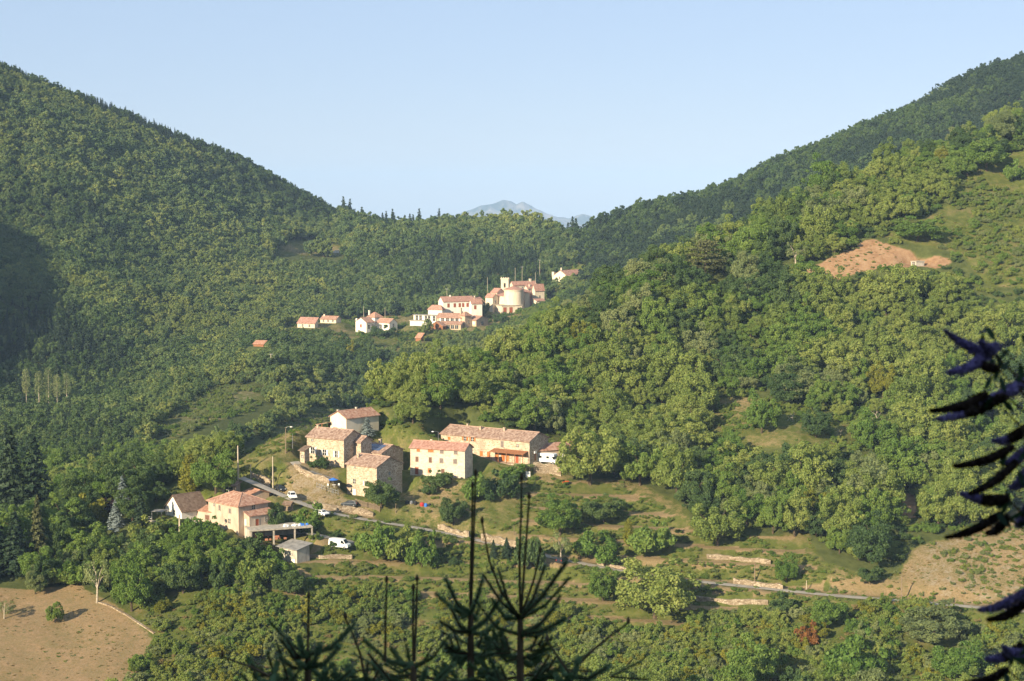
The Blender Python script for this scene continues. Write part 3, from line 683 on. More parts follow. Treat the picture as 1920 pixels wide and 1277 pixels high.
# open carport with a flat concrete deck
p = ground(470, 1019); k = F / p[1]; t = R(70); Bc = 113 / k / math.sin(t)
p[2] = p[2] + .3; level(p, t, -6.5, 2.2, -.5, Bc + .5, 3.5)
cpo = tag(link('carport', None, None, tuple(p), (0, 0, -t)), 'open concrete carport with flat deck roof below the farm annex', 'carport')
MB().slab([(-6.5, -.3, 3.0), (.35, -.3, 3.0), (.35, Bc, 3.0), (-6.5, Bc, 3.0)], .32, [(0, 0)] * 4).build('deck', 'concrete', cpo)
for f_ in (.0, .36, .70, .98): MB().box(-.2, .16, Bc * f_, Bc * f_ + .35, -1.2, 2.67).build('pillar', 'concrete', cpo)
MB().box(-6.5, -6.2, 0, Bc, -3, 2.67).build('back_wall', 'plaster_dirty', cpo)
MB().box(-6.1, -.25, -.28, 0, -3, 2.67).build('side_wall', 'plaster_dirty', cpo)
mb = MB()
for i in range(14):
    y = .8 + random.random() * (Bc - 6); x = -1.2 - random.random() * 2.5; s_ = .25 + random.random() * .35
    mb.box(x, x + s_, y, y + s_ * 1.4, -.1 + (i % 3) * .5, .35 + (i % 3) * .5)
tag(mb.build('stored_goods', 'ceramic', None, loc=tuple(p), rot=(0, 0, -t)), 'jumble of stored boxes inside the open carport', 'clutter', kind='stuff')
for i, (y, mt, lb) in enumerate([(Bc * .60, 'white_paint', 'white sack lying on the carport deck nearest the annex'), (Bc * .76, 'white_paint', 'pale heap of rubble on the carport deck'), (Bc * .90, 'blue_cloth', 'small blue tarp on the far end of the carport deck')]):
    mb = MB()
    for q in range(6):
        xx, yy, ss = -2.2 + random.uniform(-.8, .8), y + random.uniform(-.9, .9), random.uniform(.25, .5)
        mb.tube([(xx, yy, 3.0), (xx, yy, 3.0 + ss * .7), (xx, yy, 3 + ss)], [ss, ss * .8, ss * .25], 6)
    q = root_point(None, 0, 0, p, t)
    tag(mb.build(['sack', 'rubble_heap', 'tarp'][i], mt, None, loc=tuple(p), rot=(0, 0, -t)), lb, ['sack', 'rubble', 'tarp'][i])
house('tool_shed', 'dirty white shed with a sloping grey sheet roof below the carport', 557, 1056, 38, 21, 42, 27, 6, 'plaster_dirty', 'sheet_metal', 'shedL', cat='shed', overhang=.7,
    wins=[('L', .70, .55, .8, .4, 'plain'), ('L', .30, .55, .8, .4, 'plain'), ('L', .2, .08, 1.3, 1.1, 'door:white')])
# lean-to carport of the cream house
p = ground(615, 812); cw = tag(link('timber_carport', None, None, tuple(p), (0, 0, R(-35))), 'red timber carport leaning against the cream plastered house', 'carport')
MB().slab([(-4.2, -.5, 2.2), (.0, -.5, 3.0), (.0, 5, 3.0), (-4.2, 5, 2.2)], .15, [(0, 0), (4, 0), (4, 5), (0, 5)]).build('roof', 'tile_red', cw)
for x, h in ((-3.9, 2.1), (-2.0, 2.45)): MB().box(x - .1, x + .1, -.3, -.1, -1.5, h).build('post', 'timber', cw)
MB().box(-4, -.1, 4.6, 4.8, -1.5, 2.1).build('back_wall', 'timber', cw)
# terrace frame left of the cottage
p = ground(303, 978); pg = tag(link('terrace_pergola', None, None, tuple(p), (0, 0, R(-20))), 'grey metal pergola on the terrace left of the white cottage', 'pergola')
for x in (-2.8, 0): 
    for y in (0, 2.5): MB().box(x - .05, x + .05, y - .05, y + .05, -1, 2.4).build('post', 'metal_grey', pg)
MB().slab([(-3, -.2, 2.5), (.2, -.2, 2.5), (.2, 2.7, 2.6), (-3, 2.7, 2.6)], .08, [(0, 0)] * 4).build('roof_sheet', 'sheet_metal', pg)
for zz in (.5, .95): MB().box(-4.6, -2.9, -.04, .04, zz, zz + .09).build('rail', 'white_paint', pg)
MB().box(-4.6, .2, -.1, 2.7, -2.5, 0.05).build('terrace_floor', 'concrete', pg)

# ---- the village on the saddle (about a kilometre away)
VW = dict(wins=())
W = lambda face, us, z, st, w_=1.0, h=1.5: [(face, u, z, w_, h, st) for u in us]
V = [
 ('village_house', 'large white village house with a row of red shutters', 831, 593, 10, 58, 68, 28, 8, 'plaster_white', 'tile_pink', 'R', 1010, W('R', (.17, .37, .53, .64, .78, .90), .72, 'closed:red', 1.4, 2.2) + W('R', (.3, .6), .2, 'closed:brown', 1.0, 1.6), [(.5, .3, .8, .8)], 'house'),
 ('village_house_wing', 'lower right wing of the large white village house', 884, 597, 4, 20, 68, 29, 6, 'plaster_white', 'tile_pink', 'R', 1012, W('R', (.35,), .72, 'closed:red', 1.4, 2.2), [], 'house'),
 ('side_building', 'low white side building left of the large white village house', 829, 590, 27, 5, 25, 10.5, 7, 'plaster_white', 'tile_pink', 'hip', 1003, [], [], 'house'),
 ('glazed_hall', 'white flat roofed hall with tall windows in the village', 826, 606, 52, 5, 25, 14, 1, 'plaster_white', 'sheet_metal', 'flat', 995, W('L', (.12, .24, .42, .54, .74, .88), .6, 'plain', 1.6, 2.8), [], 'hall'),
 ('terrace_wall', 'white terrace wall in front of the glazed village hall', 800, 611, 32, 4, 20, 9, 1, 'plaster_white', 'concrete', 'flat', 988, [], [], 'wall'),
 ('arcaded_house', 'pink house with two stepped tile roofs beside the village turret', 864, 613, 46, 4, 18, 17, 7, 'plaster_pink', 'tile_red', 'shedL', 986, W('L', (.15, .35, .55, .75), .75, 'open:white', 1.8, 2.0), [], 'house'),
 ('arcade_gallery', 'tiled gallery roof in front of the arcaded pink house', 864, 617, 40, 4, 18, 9, 4, 'plaster_pink', 'tile_red', 'shedL', 980, W('L', (.2, .4, .6, .8), .4, 'plain', 2.0, 2.0), [], 'gallery'),
 ('small_gabled_house', 'small red gabled roof at the left of the arcaded house', 830, 618, 24, 6, 30, 7, 8, 'timber', 'tile_red', 'R', 978, [], [], 'house'),
 ('stair_turret', 'square pink turret with pyramid roof in the village', 872, 619, 10, 12, 45, 28, 6, 'plaster_pink', 'tile_red', 'hip', 984, W('L', (.5,), .4, 'plain', 1, 2) + W('R', (.5,), .55, 'plain', .8, 1.6), [(.9, .1, 3.0, .8)], 'turret'),
 ('courtyard_house', 'tiled house with white blinds right of the village turret', 893, 612, 16, 22, 40, 12, 7, 'plaster_pink', 'tile_red', 'L', 986, W('L', (.3, .7), .5, 'closed:white', 1.6, 1.6) + W('R', (.5,), .4, 'plain', 2, 2), [], 'house'),
 ('barn', 'plain cream barn gable behind the round village tree', 896, 584, 17, 12, 42, 18, 8, 'plaster_church', 'tile_pink', 'R', 1028, [], [(.5, .2, .8, .8)], 'barn'),
 ('low_wing', 'low pink wing between the barn and the church', 924, 576, 14, 10, 40, 19, 6, 'plaster_church', 'tile_pink', 'L', 1044, W('R', (.5,), .5, 'plain', 1, 1.6), [], 'house'),
 ('priest_house', 'small tiled house directly left of the bell tower', 932, 572, 12, 14, 42, 24, 7, 'plaster_church', 'tile_pink', 'L', 1052, W('L', (.5,), .7, 'plain', 1, 1.6), [], 'house'),
 ('church_hall', 'tall cream nave wall left of the round church apse', 946, 576, 19, 14, 40, 21, 5, 'plaster_church', 'tile_pink', 'shedL', 1046, [], [], 'church'),
 ('church_roof_house', 'long pink roofed house behind the church apse', 962, 566, 6, 44, 62, 32, 6, 'plaster_church', 'tile_pink', 'R', 1078, W('R', (.4, .7), .8, 'plain', 1, 1.4), [(.5, .8, 1.4, 1.2)], 'house'),
 ('church_flank', 'cream flank wall right of the round church apse', 984, 572, 6, 9, 50, 24, 4, 'plaster_church', 'tile_pink', 'shedR', 1054, [], [], 'church'),
 ('stacked_house', 'cream house stacked above the church with small windows', 989, 560, 6, 14, 60, 20, 5, 'plaster_church', 'tile_pink', 'R', 1066, W('R', (.3, .7), .75, 'plain', .8, 1.2), [(.3, .4, 1, .8)], 'house'),
 ('pink_house', 'narrow pink rendered house between church and corner house', 993, 572, 4, 9, 55, 22, 4, 'tile_pink', 'tile_pink', 'shedR', 1058, [], [], 'house'),
 ('corner_house', 'cream walled corner house at the right edge of the village', 1003, 574, 5, 18, 60, 31, 10, 'plaster_church', 'tile_pink', 'R', 1056, W('R', (.5,), .55, 'plain', 1, 1.6), [], 'house'),
 ('right_outbuilding', 'low cream outbuilding beside the trees right of the church', 1006, 580, 5, 16, 60, 16, 3, 'plaster_church', 'tile_pink', 'shedR', 1046, [], [], 'house'),
 ('hilltop_house', 'detached cream house highest on the right above the village', 1066, 546, 30, 40, 45, 27, 11.5, 'plaster_cream', 'tile_pink', 'R', 1090, W('L', (.28, .55), .90, 'closed:brown', .9, 1.5) + W('L', (.2, .42, .70), .55, 'closed:brown', .9, 1.6), [(.95, .03, 2.2, 1.6), (.5, .05, 1.6, .7)], 'house'),
 ('apse_terrace', 'terrace building with red doors below the church apse', 941, 588, 14, 38, 70, 14.5, 1, 'plaster_church', 'concrete', 'flat', 1036, W('R', (.15, .45), .42, 'door:red', 2.0, 3.4) + W('R', (.85,), .45, 'plain', 2.0, 2.4), [], 'house'),
 ('villa_left', 'white villa wing with a red shutter at the left of the villa', 687, 624, 22, 14, 42, 20, 8, 'plaster_white', 'tile_red', 'R', 990, W('L', (.5,), .62, 'closed:red', 1.4, 1.8) + W('R', (.3, .75), .55, 'plain', 1.6, 2.2), [(.95, .1, 1.4, 1)], 'villa'),
 ('villa_tower', 'white villa tower with a pyramid roof', 703, 616, 15, 13, 45, 22, 8, 'plaster_white', 'tile_red', 'hip', 1003, W('L', (.5,), .8, 'plain', 1, 1), [(.85, .1, 2.2, .8)], 'villa'),
 ('villa_right', 'white villa wing with gable end at the right of the villa', 730, 620, 26, 14, 38, 15, 7, 'plaster_white', 'tile_red', 'L', 993, W('R', (.5,), .6, 'plain', .9, 2.0) + W('L', (.3, .65), .5, 'plain', 1.6, 2), [], 'villa'),
 ('field_barn', 'low cream barn with a grey and red roof far left of the village', 590, 615, 34, 5, 20, 9, 9, 'plaster_church', 'tile_pink', 'shedL', 985, W('L', (.3, .7), .45, 'plain', 1, 1.3), [], 'barn'),
 ('field_house', 'long low cream house right of the far left barn', 630, 606, 31, 8, 24, 7.5, 5, 'plaster_church', 'tile_red', 'L', 1000, W('L', (.2, .5, .8), .5, 'plain', .9, 1.2), [(.9, .5, .8, .8)], 'house'),
 ('hidden_cabin', 'red roofed cabin half hidden in trees below the villa', 494, 650, 20, 4, 20, 5, 5, 'timber', 'tile_orange', 'shedL', 865, [], [], 'cabin'),
 ('red_roof_shed', 'red roofed shed by the tree below the village hall', 789, 640, 10, 5, 30, 7, 7, 'timber', 'tile_orange', 'shedL', 955, [], [], 'shed'),
]
for (nm, lb, px, py, a, b, th, h, r_, wl, tl, rt, Yv, wn, ch, ct) in V:
    house(nm, lb, px, py, a, b, th, h, r_, wl, tl, rt, Yv, wn, ch, cat=ct, pad=4, sink=8)
# church: round apse with its half-cone roof, and the bell tower
def church():
    p = at(963.5, 574, 1046); k = F / 1046
    ap = tag(link('church_apse', None, None, tuple(p)), 'large round church apse with a low pink cone roof', 'church')
    r_ = 18.3 / k; H_ = 32 / k; mb = MB(); nn = 40
    for i in range(nn):
        a0, a1 = 2 * math.pi * i / nn, 2 * math.pi * (i + 1) / nn
        c0, s0, c1, s1 = math.cos(a0), math.sin(a0), math.cos(a1), math.sin(a1)
        mb.quad([(r_ * c0, r_ * s0, -8), (r_ * c1, r_ * s1, -8), (r_ * c1, r_ * s1, H_), (r_ * c0, r_ * s0, H_)])
    mb.build('wall', 'plaster_church', ap, smooth=True)
    mb = MB(); q = r_ + .5
    for i in range(nn):
        a0, a1 = 2 * math.pi * i / nn, 2 * math.pi * (i + 1) / nn
        mb.slab([(q * math.cos(a0), q * math.sin(a0), H_), (q * math.cos(a1), q * math.sin(a1), H_), (0, 0, H_ + 6.5 / k)], .2, [(a0 * q, 0), (a1 * q, 0), (a0 * q, r_)])
    mb.build('roof', 'tile_pink', ap)
    mb = MB()
    for i in range(nn):
        a0, a1 = 2 * math.pi * i / nn, 2 * math.pi * (i + 1) / nn
        mb.box(0, 0, 0, 0, 0, 0) if False else mb.quad([(q * .995 * math.cos(a0), q * .995 * math.sin(a0), H_ - .7), (q * .995 * math.cos(a1), q * .995 * math.sin(a1), H_ - .7), (q * .995 * math.cos(a1), q * .995 * math.sin(a1), H_ - .22), (q * .995 * math.cos(a0), q * .995 * math.sin(a0), H_ - .22)])
    mb.build('cornice', 'plaster_church', ap)
    EXCL.append((p[0], p[1], 10))
    p = at(947.5, 570, 1062); k = F / 1062
    bt = tag(link('bell_tower', None, None, tuple(p), (0, 0, R(-10))), 'square church bell tower with an arched opening', 'bell tower')
    w_ = 14.2 / k; H_ = 47 / k; zo, ow, oh = 31 / k, 3.0 / k, 8.5 / k
    mb = MB(); hw = w_ / 2
    mb.box(-hw, hw, -hw, hw, -8, zo)
    for sx in (-1, 1):
        for sy in (-1, 1):
            x0, x1 = sorted((sx * hw, sx * ow / 1.6)); y0, y1 = sorted((sy * hw, sy * ow / 1.6)); mb.box(x0, x1, y0, y1, zo + .003, zo + oh)
    mb.box(-hw, hw, -hw, hw, zo + oh + .003, H_); mb.build('wall', 'plaster_church', bt)
    mb = MB().box(-hw - .3, hw + .3, -hw - .3, hw + .3, H_ + .003, H_ + .5)
    for i in range(4): mb.box(-hw + i * hw * .6, -hw + i * hw * .6 + .5, -hw, -hw + .5, H_ + .503, H_ + 1.2)
    mb.build('cornice', 'plaster_church', bt)
    mb = MB(); mb.tube([(0, 0, zo + oh - .1), (0, 0, zo + oh * .75), (0, 0, zo + oh * .45), (0, 0, zo + oh * .35)], [.25, .45, .6, .85], 10); mb.build('bell', 'plastic_black', bt)
    EXCL.append((p[0], p[1], 9))
church()

# ---- concrete cistern hut on the orange clearing, and retaining wall by the far field
hut = house('cistern_hut', 'small pale concrete hut on the bare orange clearing', 1718, 499, 7, 17, 62, 8, 1, 'plaster_dirty', 'concrete', 'flat', None, [('L', .5, .5, 1.1, 1.4, 'plain')], cat='hut', pad=2, overhang=.15)

# ================================================================== stone walls and road sheets
def ribbon_wall(name, label, pix, h, thick=.6, mat='stone_wall', cat='wall', y1=1600):
    pts = [ground(*p) for p in pix]; P = []
    for a, b in zip(pts, pts[1:]):
        k = max(2, int(np.linalg.norm((b - a)[:2]) / 1.2))
        P += [a + (b - a) * i / k for i in range(k)]
    P.append(pts[-1]); P = np.array(P); V_, F_ = [], []
    o = P[0].copy()
    for i, p in enumerate(P):
        d = P[min(i + 1, len(P) - 1)] - P[max(i - 1, 0)]; nrm = np.array([-d[1], d[0], 0]); nrm /= np.linalg.norm(nrm) + 1e-9
        top = p[2] + h * (.55 + .35 * random.random())
        if i % 6 == 5: top -= h * .15
        for s in (-1, 1):
            q = p + nrm * s * thick / 2 * (1 + .1 * random.random()); V_ += [(q[0], q[1], p[2] - 1.5), (q[0] , q[1], top)]
        EXCL.append((p[0], p[1], .7))
    for i in range(len(P) - 1):
        a, b = 4 * i, 4 * i + 4
        F_ += [(a, b, b + 1, a + 1), (b + 2, a + 2, a + 3, b + 3), (a + 1, b + 1, b + 3, a + 3)]
    F_ += [(0, 1, 3, 2), (4 * len(P) - 4, 4 * len(P) - 2, 4 * len(P) - 1, 4 * len(P) - 3)]
    me = mesh_np(name, np.array(V_) - o, F_, mat)
    return tag(link(name, me, None, tuple(o)), label, cat, kind='thing')
WALLS = [
    ('stone_wall', 'pale stone retaining wall above the road below the tall stone house', [(588, 950), (620, 957), (660, 962), (700, 968)], 2.2),
    ('stone_wall', 'bright stone retaining wall along the road behind the spruce tips', [(822, 992), (850, 1001), (880, 1009)], 2.0),
    ('stone_wall', 'long pale stone wall right of the spruce leaders beside the road', [(902, 1014), (935, 1020), (968, 1028)], 2.4),
    ('stone_wall', 'stone wall beside the upper hamlet road under the street lamp', [(470, 893), (490, 900), (508, 909)], 1.7),
    ('stone_wall', 'lane wall curving below the long stone farmhouse', [(553, 876), (566, 887), (590, 897), (618, 905)], 1.6),
    ('stone_wall', 'stone terrace wall under the motorhome parking', [(1000, 884), (1030, 887), (1052, 892)], 3.0),
    ('stone_wall', 'low field wall at the meadow edge lower left', [(182, 1128), (210, 1138), (240, 1155), (262, 1170), (290, 1188)], .28),
    ('stone_wall', 'tumbled dry stone wall on the upper terrace right of centre', [(1325, 1046), (1365, 1048), (1400, 1053), (1445, 1057)], 1.5),
    ('stone_wall', 'stone wall at the roadside below the electricity pole', [(1375, 1094), (1420, 1099), (1468, 1105)], 1.7),
    ('stone_wall', 'low white stone wall on the terrace below the road', [(1305, 1122), (1360, 1128), (1440, 1130)], .9),
    ('stone_wall', 'broken stone wall by the road bend left of the large tree', [(1120, 1058), (1150, 1064), (1185, 1070)], 1.0),
    ('stone_wall', 'short stone bank below the white van', [(560, 1046), (600, 1046), (660, 1048)], 1.2),
    ('field_wall', 'far white wall beside the small field under the left hill', [(608, 473), (622, 474), (636, 474)], 2.6),
]
for nm, lb, pix, h in WALLS: ribbon_wall(nm, lb, pix, h, mat='plaster_white' if nm == 'field_wall' else 'stone_wall')
def road_sheet(name, P, half, mat, up=.07):
    V_, F_ = [], []
    for i, p in enumerate(P):
        d = P[min(i + 1, len(P) - 1)] - P[max(i - 1, 0)]; nrm = np.array([-d[1], d[0], 0]); nrm /= np.linalg.norm(nrm) + 1e-9
        h_ = half * (1 + .08 * math.sin(i * .9))
        for s in (-1, -.3, .3, 1): q = p + nrm * s * h_; V_.append((q[0], q[1], p[2] + up + .05 * (1 - s * s)))
    for i in range(len(P) - 1):
        for j in range(3): F_.append((4 * i + j, 4 * i + j + 1, 4 * i + 5 + j, 4 * i + 4 + j))
    F_ = [f[::-1] for f in F_]
    o = link(name, mesh_np(name, V_, F_, mat)); o['kind'] = 'structure'; return o
road_sheet('road', ROAD, 1.35, 'asphalt'); road_sheet('lane', LANE, 1.4, 'asphalt'); road_sheet('gravel_track', TRACK, 1.5, 'stone_wall' if False else 'asphalt')

# ================================================================== terrain mesh with land cover
i_ = np.arange(len(YR) - 1)[:, None] * NU + np.arange(NU - 1)[None]
FC = np.stack([i_, i_ + 1, i_ + NU + 1, i_ + NU], -1).reshape(-1, 4)
me = mesh_np('ground', np.stack([GX, GY, GZ], -1).reshape(-1, 3), FC, 'ground_cover', smooth=True)
def blur(a, k=3):
    a = a.astype(float)
    for _ in range(k): a[1:-1, 1:-1] = (a[1:-1, 1:-1] * 2 + a[:-2, 1:-1] + a[2:, 1:-1] + a[1:-1, :-2] + a[1:-1, 2:]) / 6
    return a
big = fbm(GX / 22, GY / 22, 21)
dry = np.maximum.reduce([TERRFLAT * .95, cov(MEADOW) * .82, cov(UPPER) * .46, cov(RIGHTDRY) * .66, cov(MIDTERR) * .34, cov(UPGRASS) * .16, cov(OPEN_HAMLET) * .36, cov(FIELD) * .5, cov(LCLEAR) * .35, cov(VILLAGE) * .4, cov(YARD) * .78, cov(GARDEN) * .56, cov(BANKS) * .7]) * (GY > 330)
dry = blur(dry, 1) + (big - .47) * .7 * (dry > .2)
bank = (TERRFLAT < .5) & (tm > .35); dry = np.where(bank, dry * .2, np.where(TERRFLAT > .5, np.maximum(dry, .8), dry))
earth_ = np.maximum.reduce([cov(ORANGE) * 1.0, cov(SLIP) * .85, cov(VDRY) * .42, cov(RIGHTDRY) * .35, cov(YARD) * .38, cov(BANKS) * .38, TERRFLAT * .22, cov(MEADOW) * .42]) * (GY > 330)
scree = np.maximum.reduce([cov(LCLEAR) * .38, cov(YARD) * .42, cov(RIGHTDRY) * .40, cov(UPGRASS) * .22])
allopen = np.maximum.reduce([cov(p_) * 1.0 for p_ in (OPEN_HAMLET, MEADOW, ORANGE, UPGRASS, MIDTERR, RIGHTDRY, LCLEAR, FIELD, VILLAGE, LOWSCRUB, SLIP, TERR, VDRY)])
for nm, arr in (('dry', dry), ('earth', blur(earth_, 1)), ('scree', blur(scree, 2)), ('wood', 1 - blur(allopen, 2))):
    a_ = me.attributes.new(nm, 'FLOAT', 'POINT'); a_.data.foreach_set('value', np.clip(arr, 0, 1).astype(np.float32).ravel())
tag(link('ground', me), 'wooded hillsides and terraced ground of the valley', kind='structure')
# far blue mountain
def mountain():
    Y0 = 13000.; k = Y0 / F
    prof = [(700, 455), (800, 428), (850, 408), (880, 392), (905, 383), (925, 380), (943, 371), (958, 374), (968, 381), (982, 376), (1000, 387), (1020, 397), (1045, 404), (1066, 406), (1080, 402), (1095, 401), (1120, 408), (1200, 430), (1320, 460)]
    xs = np.linspace(700, 1320, 220); top = np.interp(xs, [p_[0] for p_ in prof], [p_[1] for p_ in prof]); dep = np.linspace(-1, 1, 60)
    X = np.repeat((xs[None] - 960) * k, 60, 0); Yy = Y0 + np.repeat(dep[:, None], 220, 1) * 1600
    zt = -(top - HZ) * k; base = -430.
    rid = np.abs(fbm(X / 430, Yy / 310, 40, 5) - .5) * 2
    f = np.clip(1 - np.abs(dep)[:, None] - rid * .35 * (np.abs(dep)[:, None] > .02) * 1.0, 0, 1)
    Z = base + (zt[None] - base) * f + (fbm(X / 75, Yy / 75, 50, 3) - .5) * 30 * f
    idx = np.arange(59)[:, None] * 220 + np.arange(219)[None]
    fc = np.stack([idx, idx + 1, idx + 221, idx + 220], -1).reshape(-1, 4)
    me = mesh_np('distant_mountain', np.stack([X, Yy, Z], -1).reshape(-1, 3), fc, 'mountain_rock', smooth=True)
    tag(link('distant_mountain', me), 'far blue rocky mountain beyond the saddle', kind='structure')
mountain()

# ================================================================== TREES
def leaf_quads(C_, Nn, s, rg, asp=.62):
    """one rhombic leaf spray per point, facing roughly Nn"""
    n_ = len(C_); rv = rg.normal(size=(n_, 3)); a = np.cross(Nn, rv); a /= np.linalg.norm(a, axis=1, keepdims=True) + 1e-9
    b = np.cross(Nn, a); b /= np.linalg.norm(b, axis=1, keepdims=True) + 1e-9
    s = s[:, None]; bend = Nn * s * .22
    V_ = np.stack([C_ - a * s - bend, C_ - b * s * asp, C_ + a * s - bend * rg.random((n_, 1)), C_ + b * s * asp], 1).reshape(-1, 3)
    return V_, np.arange(4 * n_).reshape(-1, 4)
def unit(v): return v / (np.linalg.norm(v, axis=1, keepdims=True) + 1e-9)
def crown_data(seed, R0, z0, z1, nl, nleaf, ls, spread=.62, lobe=(.30, .46), up=.35, jit=.75, hollow=.72, low=.68):
    rg = np.random.default_rng(seed); hz = (z1 - z0) / 2; mid = (z0 + z1) / 2
    d = unit(rg.normal(size=(nl, 3))); d[:, 2] = np.abs(d[:, 2]) * 1.25 - low; d = unit(d)
    az = np.arctan2(d[:, 1], d[:, 0]); o1, o2 = rg.uniform(0, 6.28, 2)
    rad = spread * (.5 + .55 * rg.random(nl) ** .7) * (1 + .16 * np.sin(2 * az + o1) + .10 * np.sin(3 * az + o2))
    cen = d * rad[:, None] * np.array([R0, R0, hz]); cen[:, 2] += mid
    lr = R0 * rg.uniform(lobe[0], lobe[1], nl); tint = rg.random(nl)
    pick = rg.choice(nl, nleaf * 2, p=lr ** 2 / (lr ** 2).sum())
    dd = unit(rg.normal(size=(nleaf * 2, 3)) + np.array([0, 0, up]) + .5 * unit(cen - np.array([0, 0, mid]))[pick])
    rr = rg.uniform(.55, 1.12, nleaf * 2) ** .8 * np.where(rg.random(nleaf * 2) < .08, rg.uniform(1.1, 1.5, nleaf * 2), 1)
    P = cen[pick] + dd * (lr[pick] * rr)[:, None] * np.array([1, 1, .82])
    keep = np.ones(len(P), bool)
    for q in range(nl):
        keep &= ~((np.linalg.norm((P - cen[q]) / np.array([1, 1, .82]), axis=1) < hollow * lr[q]) & (pick != q))
    keep &= P[:, 2] > z0 * .4
    P, dd, pick = P[keep][:nleaf], dd[keep][:nleaf], pick[keep][:nleaf]
    nn = unit(dd + rg.normal(size=P.shape) * jit * .55 + np.array([0, 0, .2]))
    V_, Fq = leaf_quads(P, nn, ls * rg.uniform(.6, 1.35, len(P)), rg)
    lv = np.clip(.62 * rg.random(len(P)) + .38 * tint[pick], 0, 1)
    return V_, Fq, lv, cen, lr
def trunk_mb(cen, H0, r0, rg, lean=.25):
    mb = MB(); top = Vector((rg.uniform(-lean, lean), rg.uniform(-lean, lean), H0))
    mb.tube([(0, 0, -1.2), (0, 0, 0), tuple(top * .5 + Vector((rg.uniform(-.15, .15), 0, 0))), tuple(top)], [r0 * 1.5, r0 * 1.1, r0 * .85, r0 * .7], 7)
    for q in range(min(6, len(cen))):
        e_ = Vector(cen[q]); m_ = top.lerp(e_, .5) + Vector((rg.uniform(-.3, .3), rg.uniform(-.3, .3), .35))
        mb.tube([tuple(top * .8), tuple(m_), tuple(e_)], [r0 * .55, r0 * .32, r0 * .1], 5, cap=False)
    return mb
PROTO = {}                                     # kind -> list of (crown mesh, trunk mesh)
def make_kind(kind, count, mat, R0, z0, z1, nl, nleaf, ls, r0=.28, bark='bark', **kw):
    PROTO[kind] = []
    for i in range(count):
        sd = sum(ord(ch) for ch in kind) * 13 + i
        V_, Fq, lv, cen, lr = crown_data(sd, R0, z0, z1, nl, nleaf, ls, **kw)
        rg = np.random.default_rng(sd + 999)
        PROTO[kind].append((mesh_np(kind + '_crown', V_, Fq, mat, face_attr={'lv': lv}), trunk_mb(cen, z0 + (z1 - z0) * .25, r0, rg).mesh(kind + '_trunk', bark)))
def recolour(kind, src, mat, bark=None):
    PROTO[kind] = []
    for c, t in PROTO[src]:
        c2 = c.copy(); c2.materials.clear(); c2.materials.append(MATS[mat]); PROTO[kind].append((c2, t))
make_kind('chestnut', 8, 'leaf_chestnut', 5.0, .5, 9.6, 110, 11000, .215, .32, spread=.90, lobe=(.08, .25), jit=1.5, low=.92, hollow=.62)
recolour('green', 'chestnut', 'leaf_green'); recolour('dark', 'chestnut', 'leaf_dark'); recolour('olive', 'chestnut', 'leaf_olive'); recolour('yellow', 'chestnut', 'leaf_yellow')
make_kind('round', 3, 'leaf_green', 5.0, .3, 9.6, 100, 9500, .22, .28, spread=.84, lobe=(.10, .24), jit=1.4, low=1.1, hollow=.62)
recolour('rounddark', 'round', 'leaf_dark')
make_kind('bush', 5, 'leaf_scrub', 5.0, .1, 7.6, 56, 3600, .38, .12, spread=.92, lobe=(.09, .30), jit=1.6, low=1.1, hollow=.62)
recolour('bushgreen', 'bush', 'leaf_green'); recolour('bushdark', 'bush', 'leaf_dark'); recolour('busholive', 'bush', 'leaf_olive'); recolour('bushyellow', 'bush', 'leaf_yellow'); recolour('bushpurple', 'bush', 'leaf_purple'); recolour('bushrust', 'bush', 'leaf_rust'); recolour('bushdry', 'bush', 'grass_dry')
make_kind('sparse', 3, 'leaf_olive', 5.0, 2.2, 9.6, 16, 900, .28, .34, 'bark_pale', spread=.85, lobe=(.18, .30))
make_kind('far', 7, 'leaf_far', 5.0, .5, 9.6, 44, 1500, .50, .3, spread=.86, lobe=(.11, .30), jit=1.5, hollow=.62)
recolour('farlight', 'far', 'leaf_farlight'); recolour('holm', 'far', 'leaf_holm'); recolour('fardark', 'far', 'leaf_dark')
def conifer_kind(kind, count, mat, H0, R0, nb, per, ls, droop=.35, power=.85, trunk='bark', base=.04):
    PROTO[kind] = []
    for i in range(count):
        rg = np.random.default_rng(sum(ord(ch) for ch in kind) * 7 + i); P, Nn, lv = [], [], []
        tr = MB().tube([(0, 0, -1), (0, 0, H0 * .5), (0, 0, H0 * .97)], [R0 * .075, R0 * .05, .03], 6)
        for b in range(nb):
            f = (b + rg.random()) / nb; z = H0 * (base + (1 - base) * f); L = R0 * (1 - f) ** power * rg.uniform(.72, 1.12) + .15
            a = b * 2.39996 + rg.uniform(-.3, .3); t = rg.random(max(3, int(per * (L / R0 + .12)))) ** .7
            rise = -droop * t ** 1.5 * L + .12 * L * t
            wv = rg.normal(size=t.shape) * .16 * L * (1.1 - .4 * t)
            x = np.cos(a) * t * L - np.sin(a) * wv; y = np.sin(a) * t * L + np.cos(a) * wv
            P.append(np.stack([x, y, z + rise + rg.normal(size=t.shape) * .08], 1)); Nn.append(np.stack([np.cos(a) * .5 + 0 * t, np.sin(a) * .5 + 0 * t, np.ones(t.shape) * .75], 1) + rg.normal(size=(len(t), 3)) * .4)
            lv.append(np.clip(.3 + .5 * t + rg.normal(size=t.shape) * .15, 0, 1))
        P, Nn, lv = np.concatenate(P), unit(np.concatenate(Nn)), np.concatenate(lv)
        V_, Fq = leaf_quads(P, Nn, ls * rg.uniform(.6, 1.3, len(P)), rg, .5)
        PROTO[kind].append((mesh_np(kind + '_crown', V_, Fq, mat, face_attr={'lv': lv}), tr.mesh(kind + '_trunk', trunk)))
conifer_kind('fir', 3, 'needle_dark', 14, 4.2, 90, 60, .42)
recolour('bluespruce', 'fir', 'needle_blue'); recolour('greenfir', 'fir', 'needle_green')
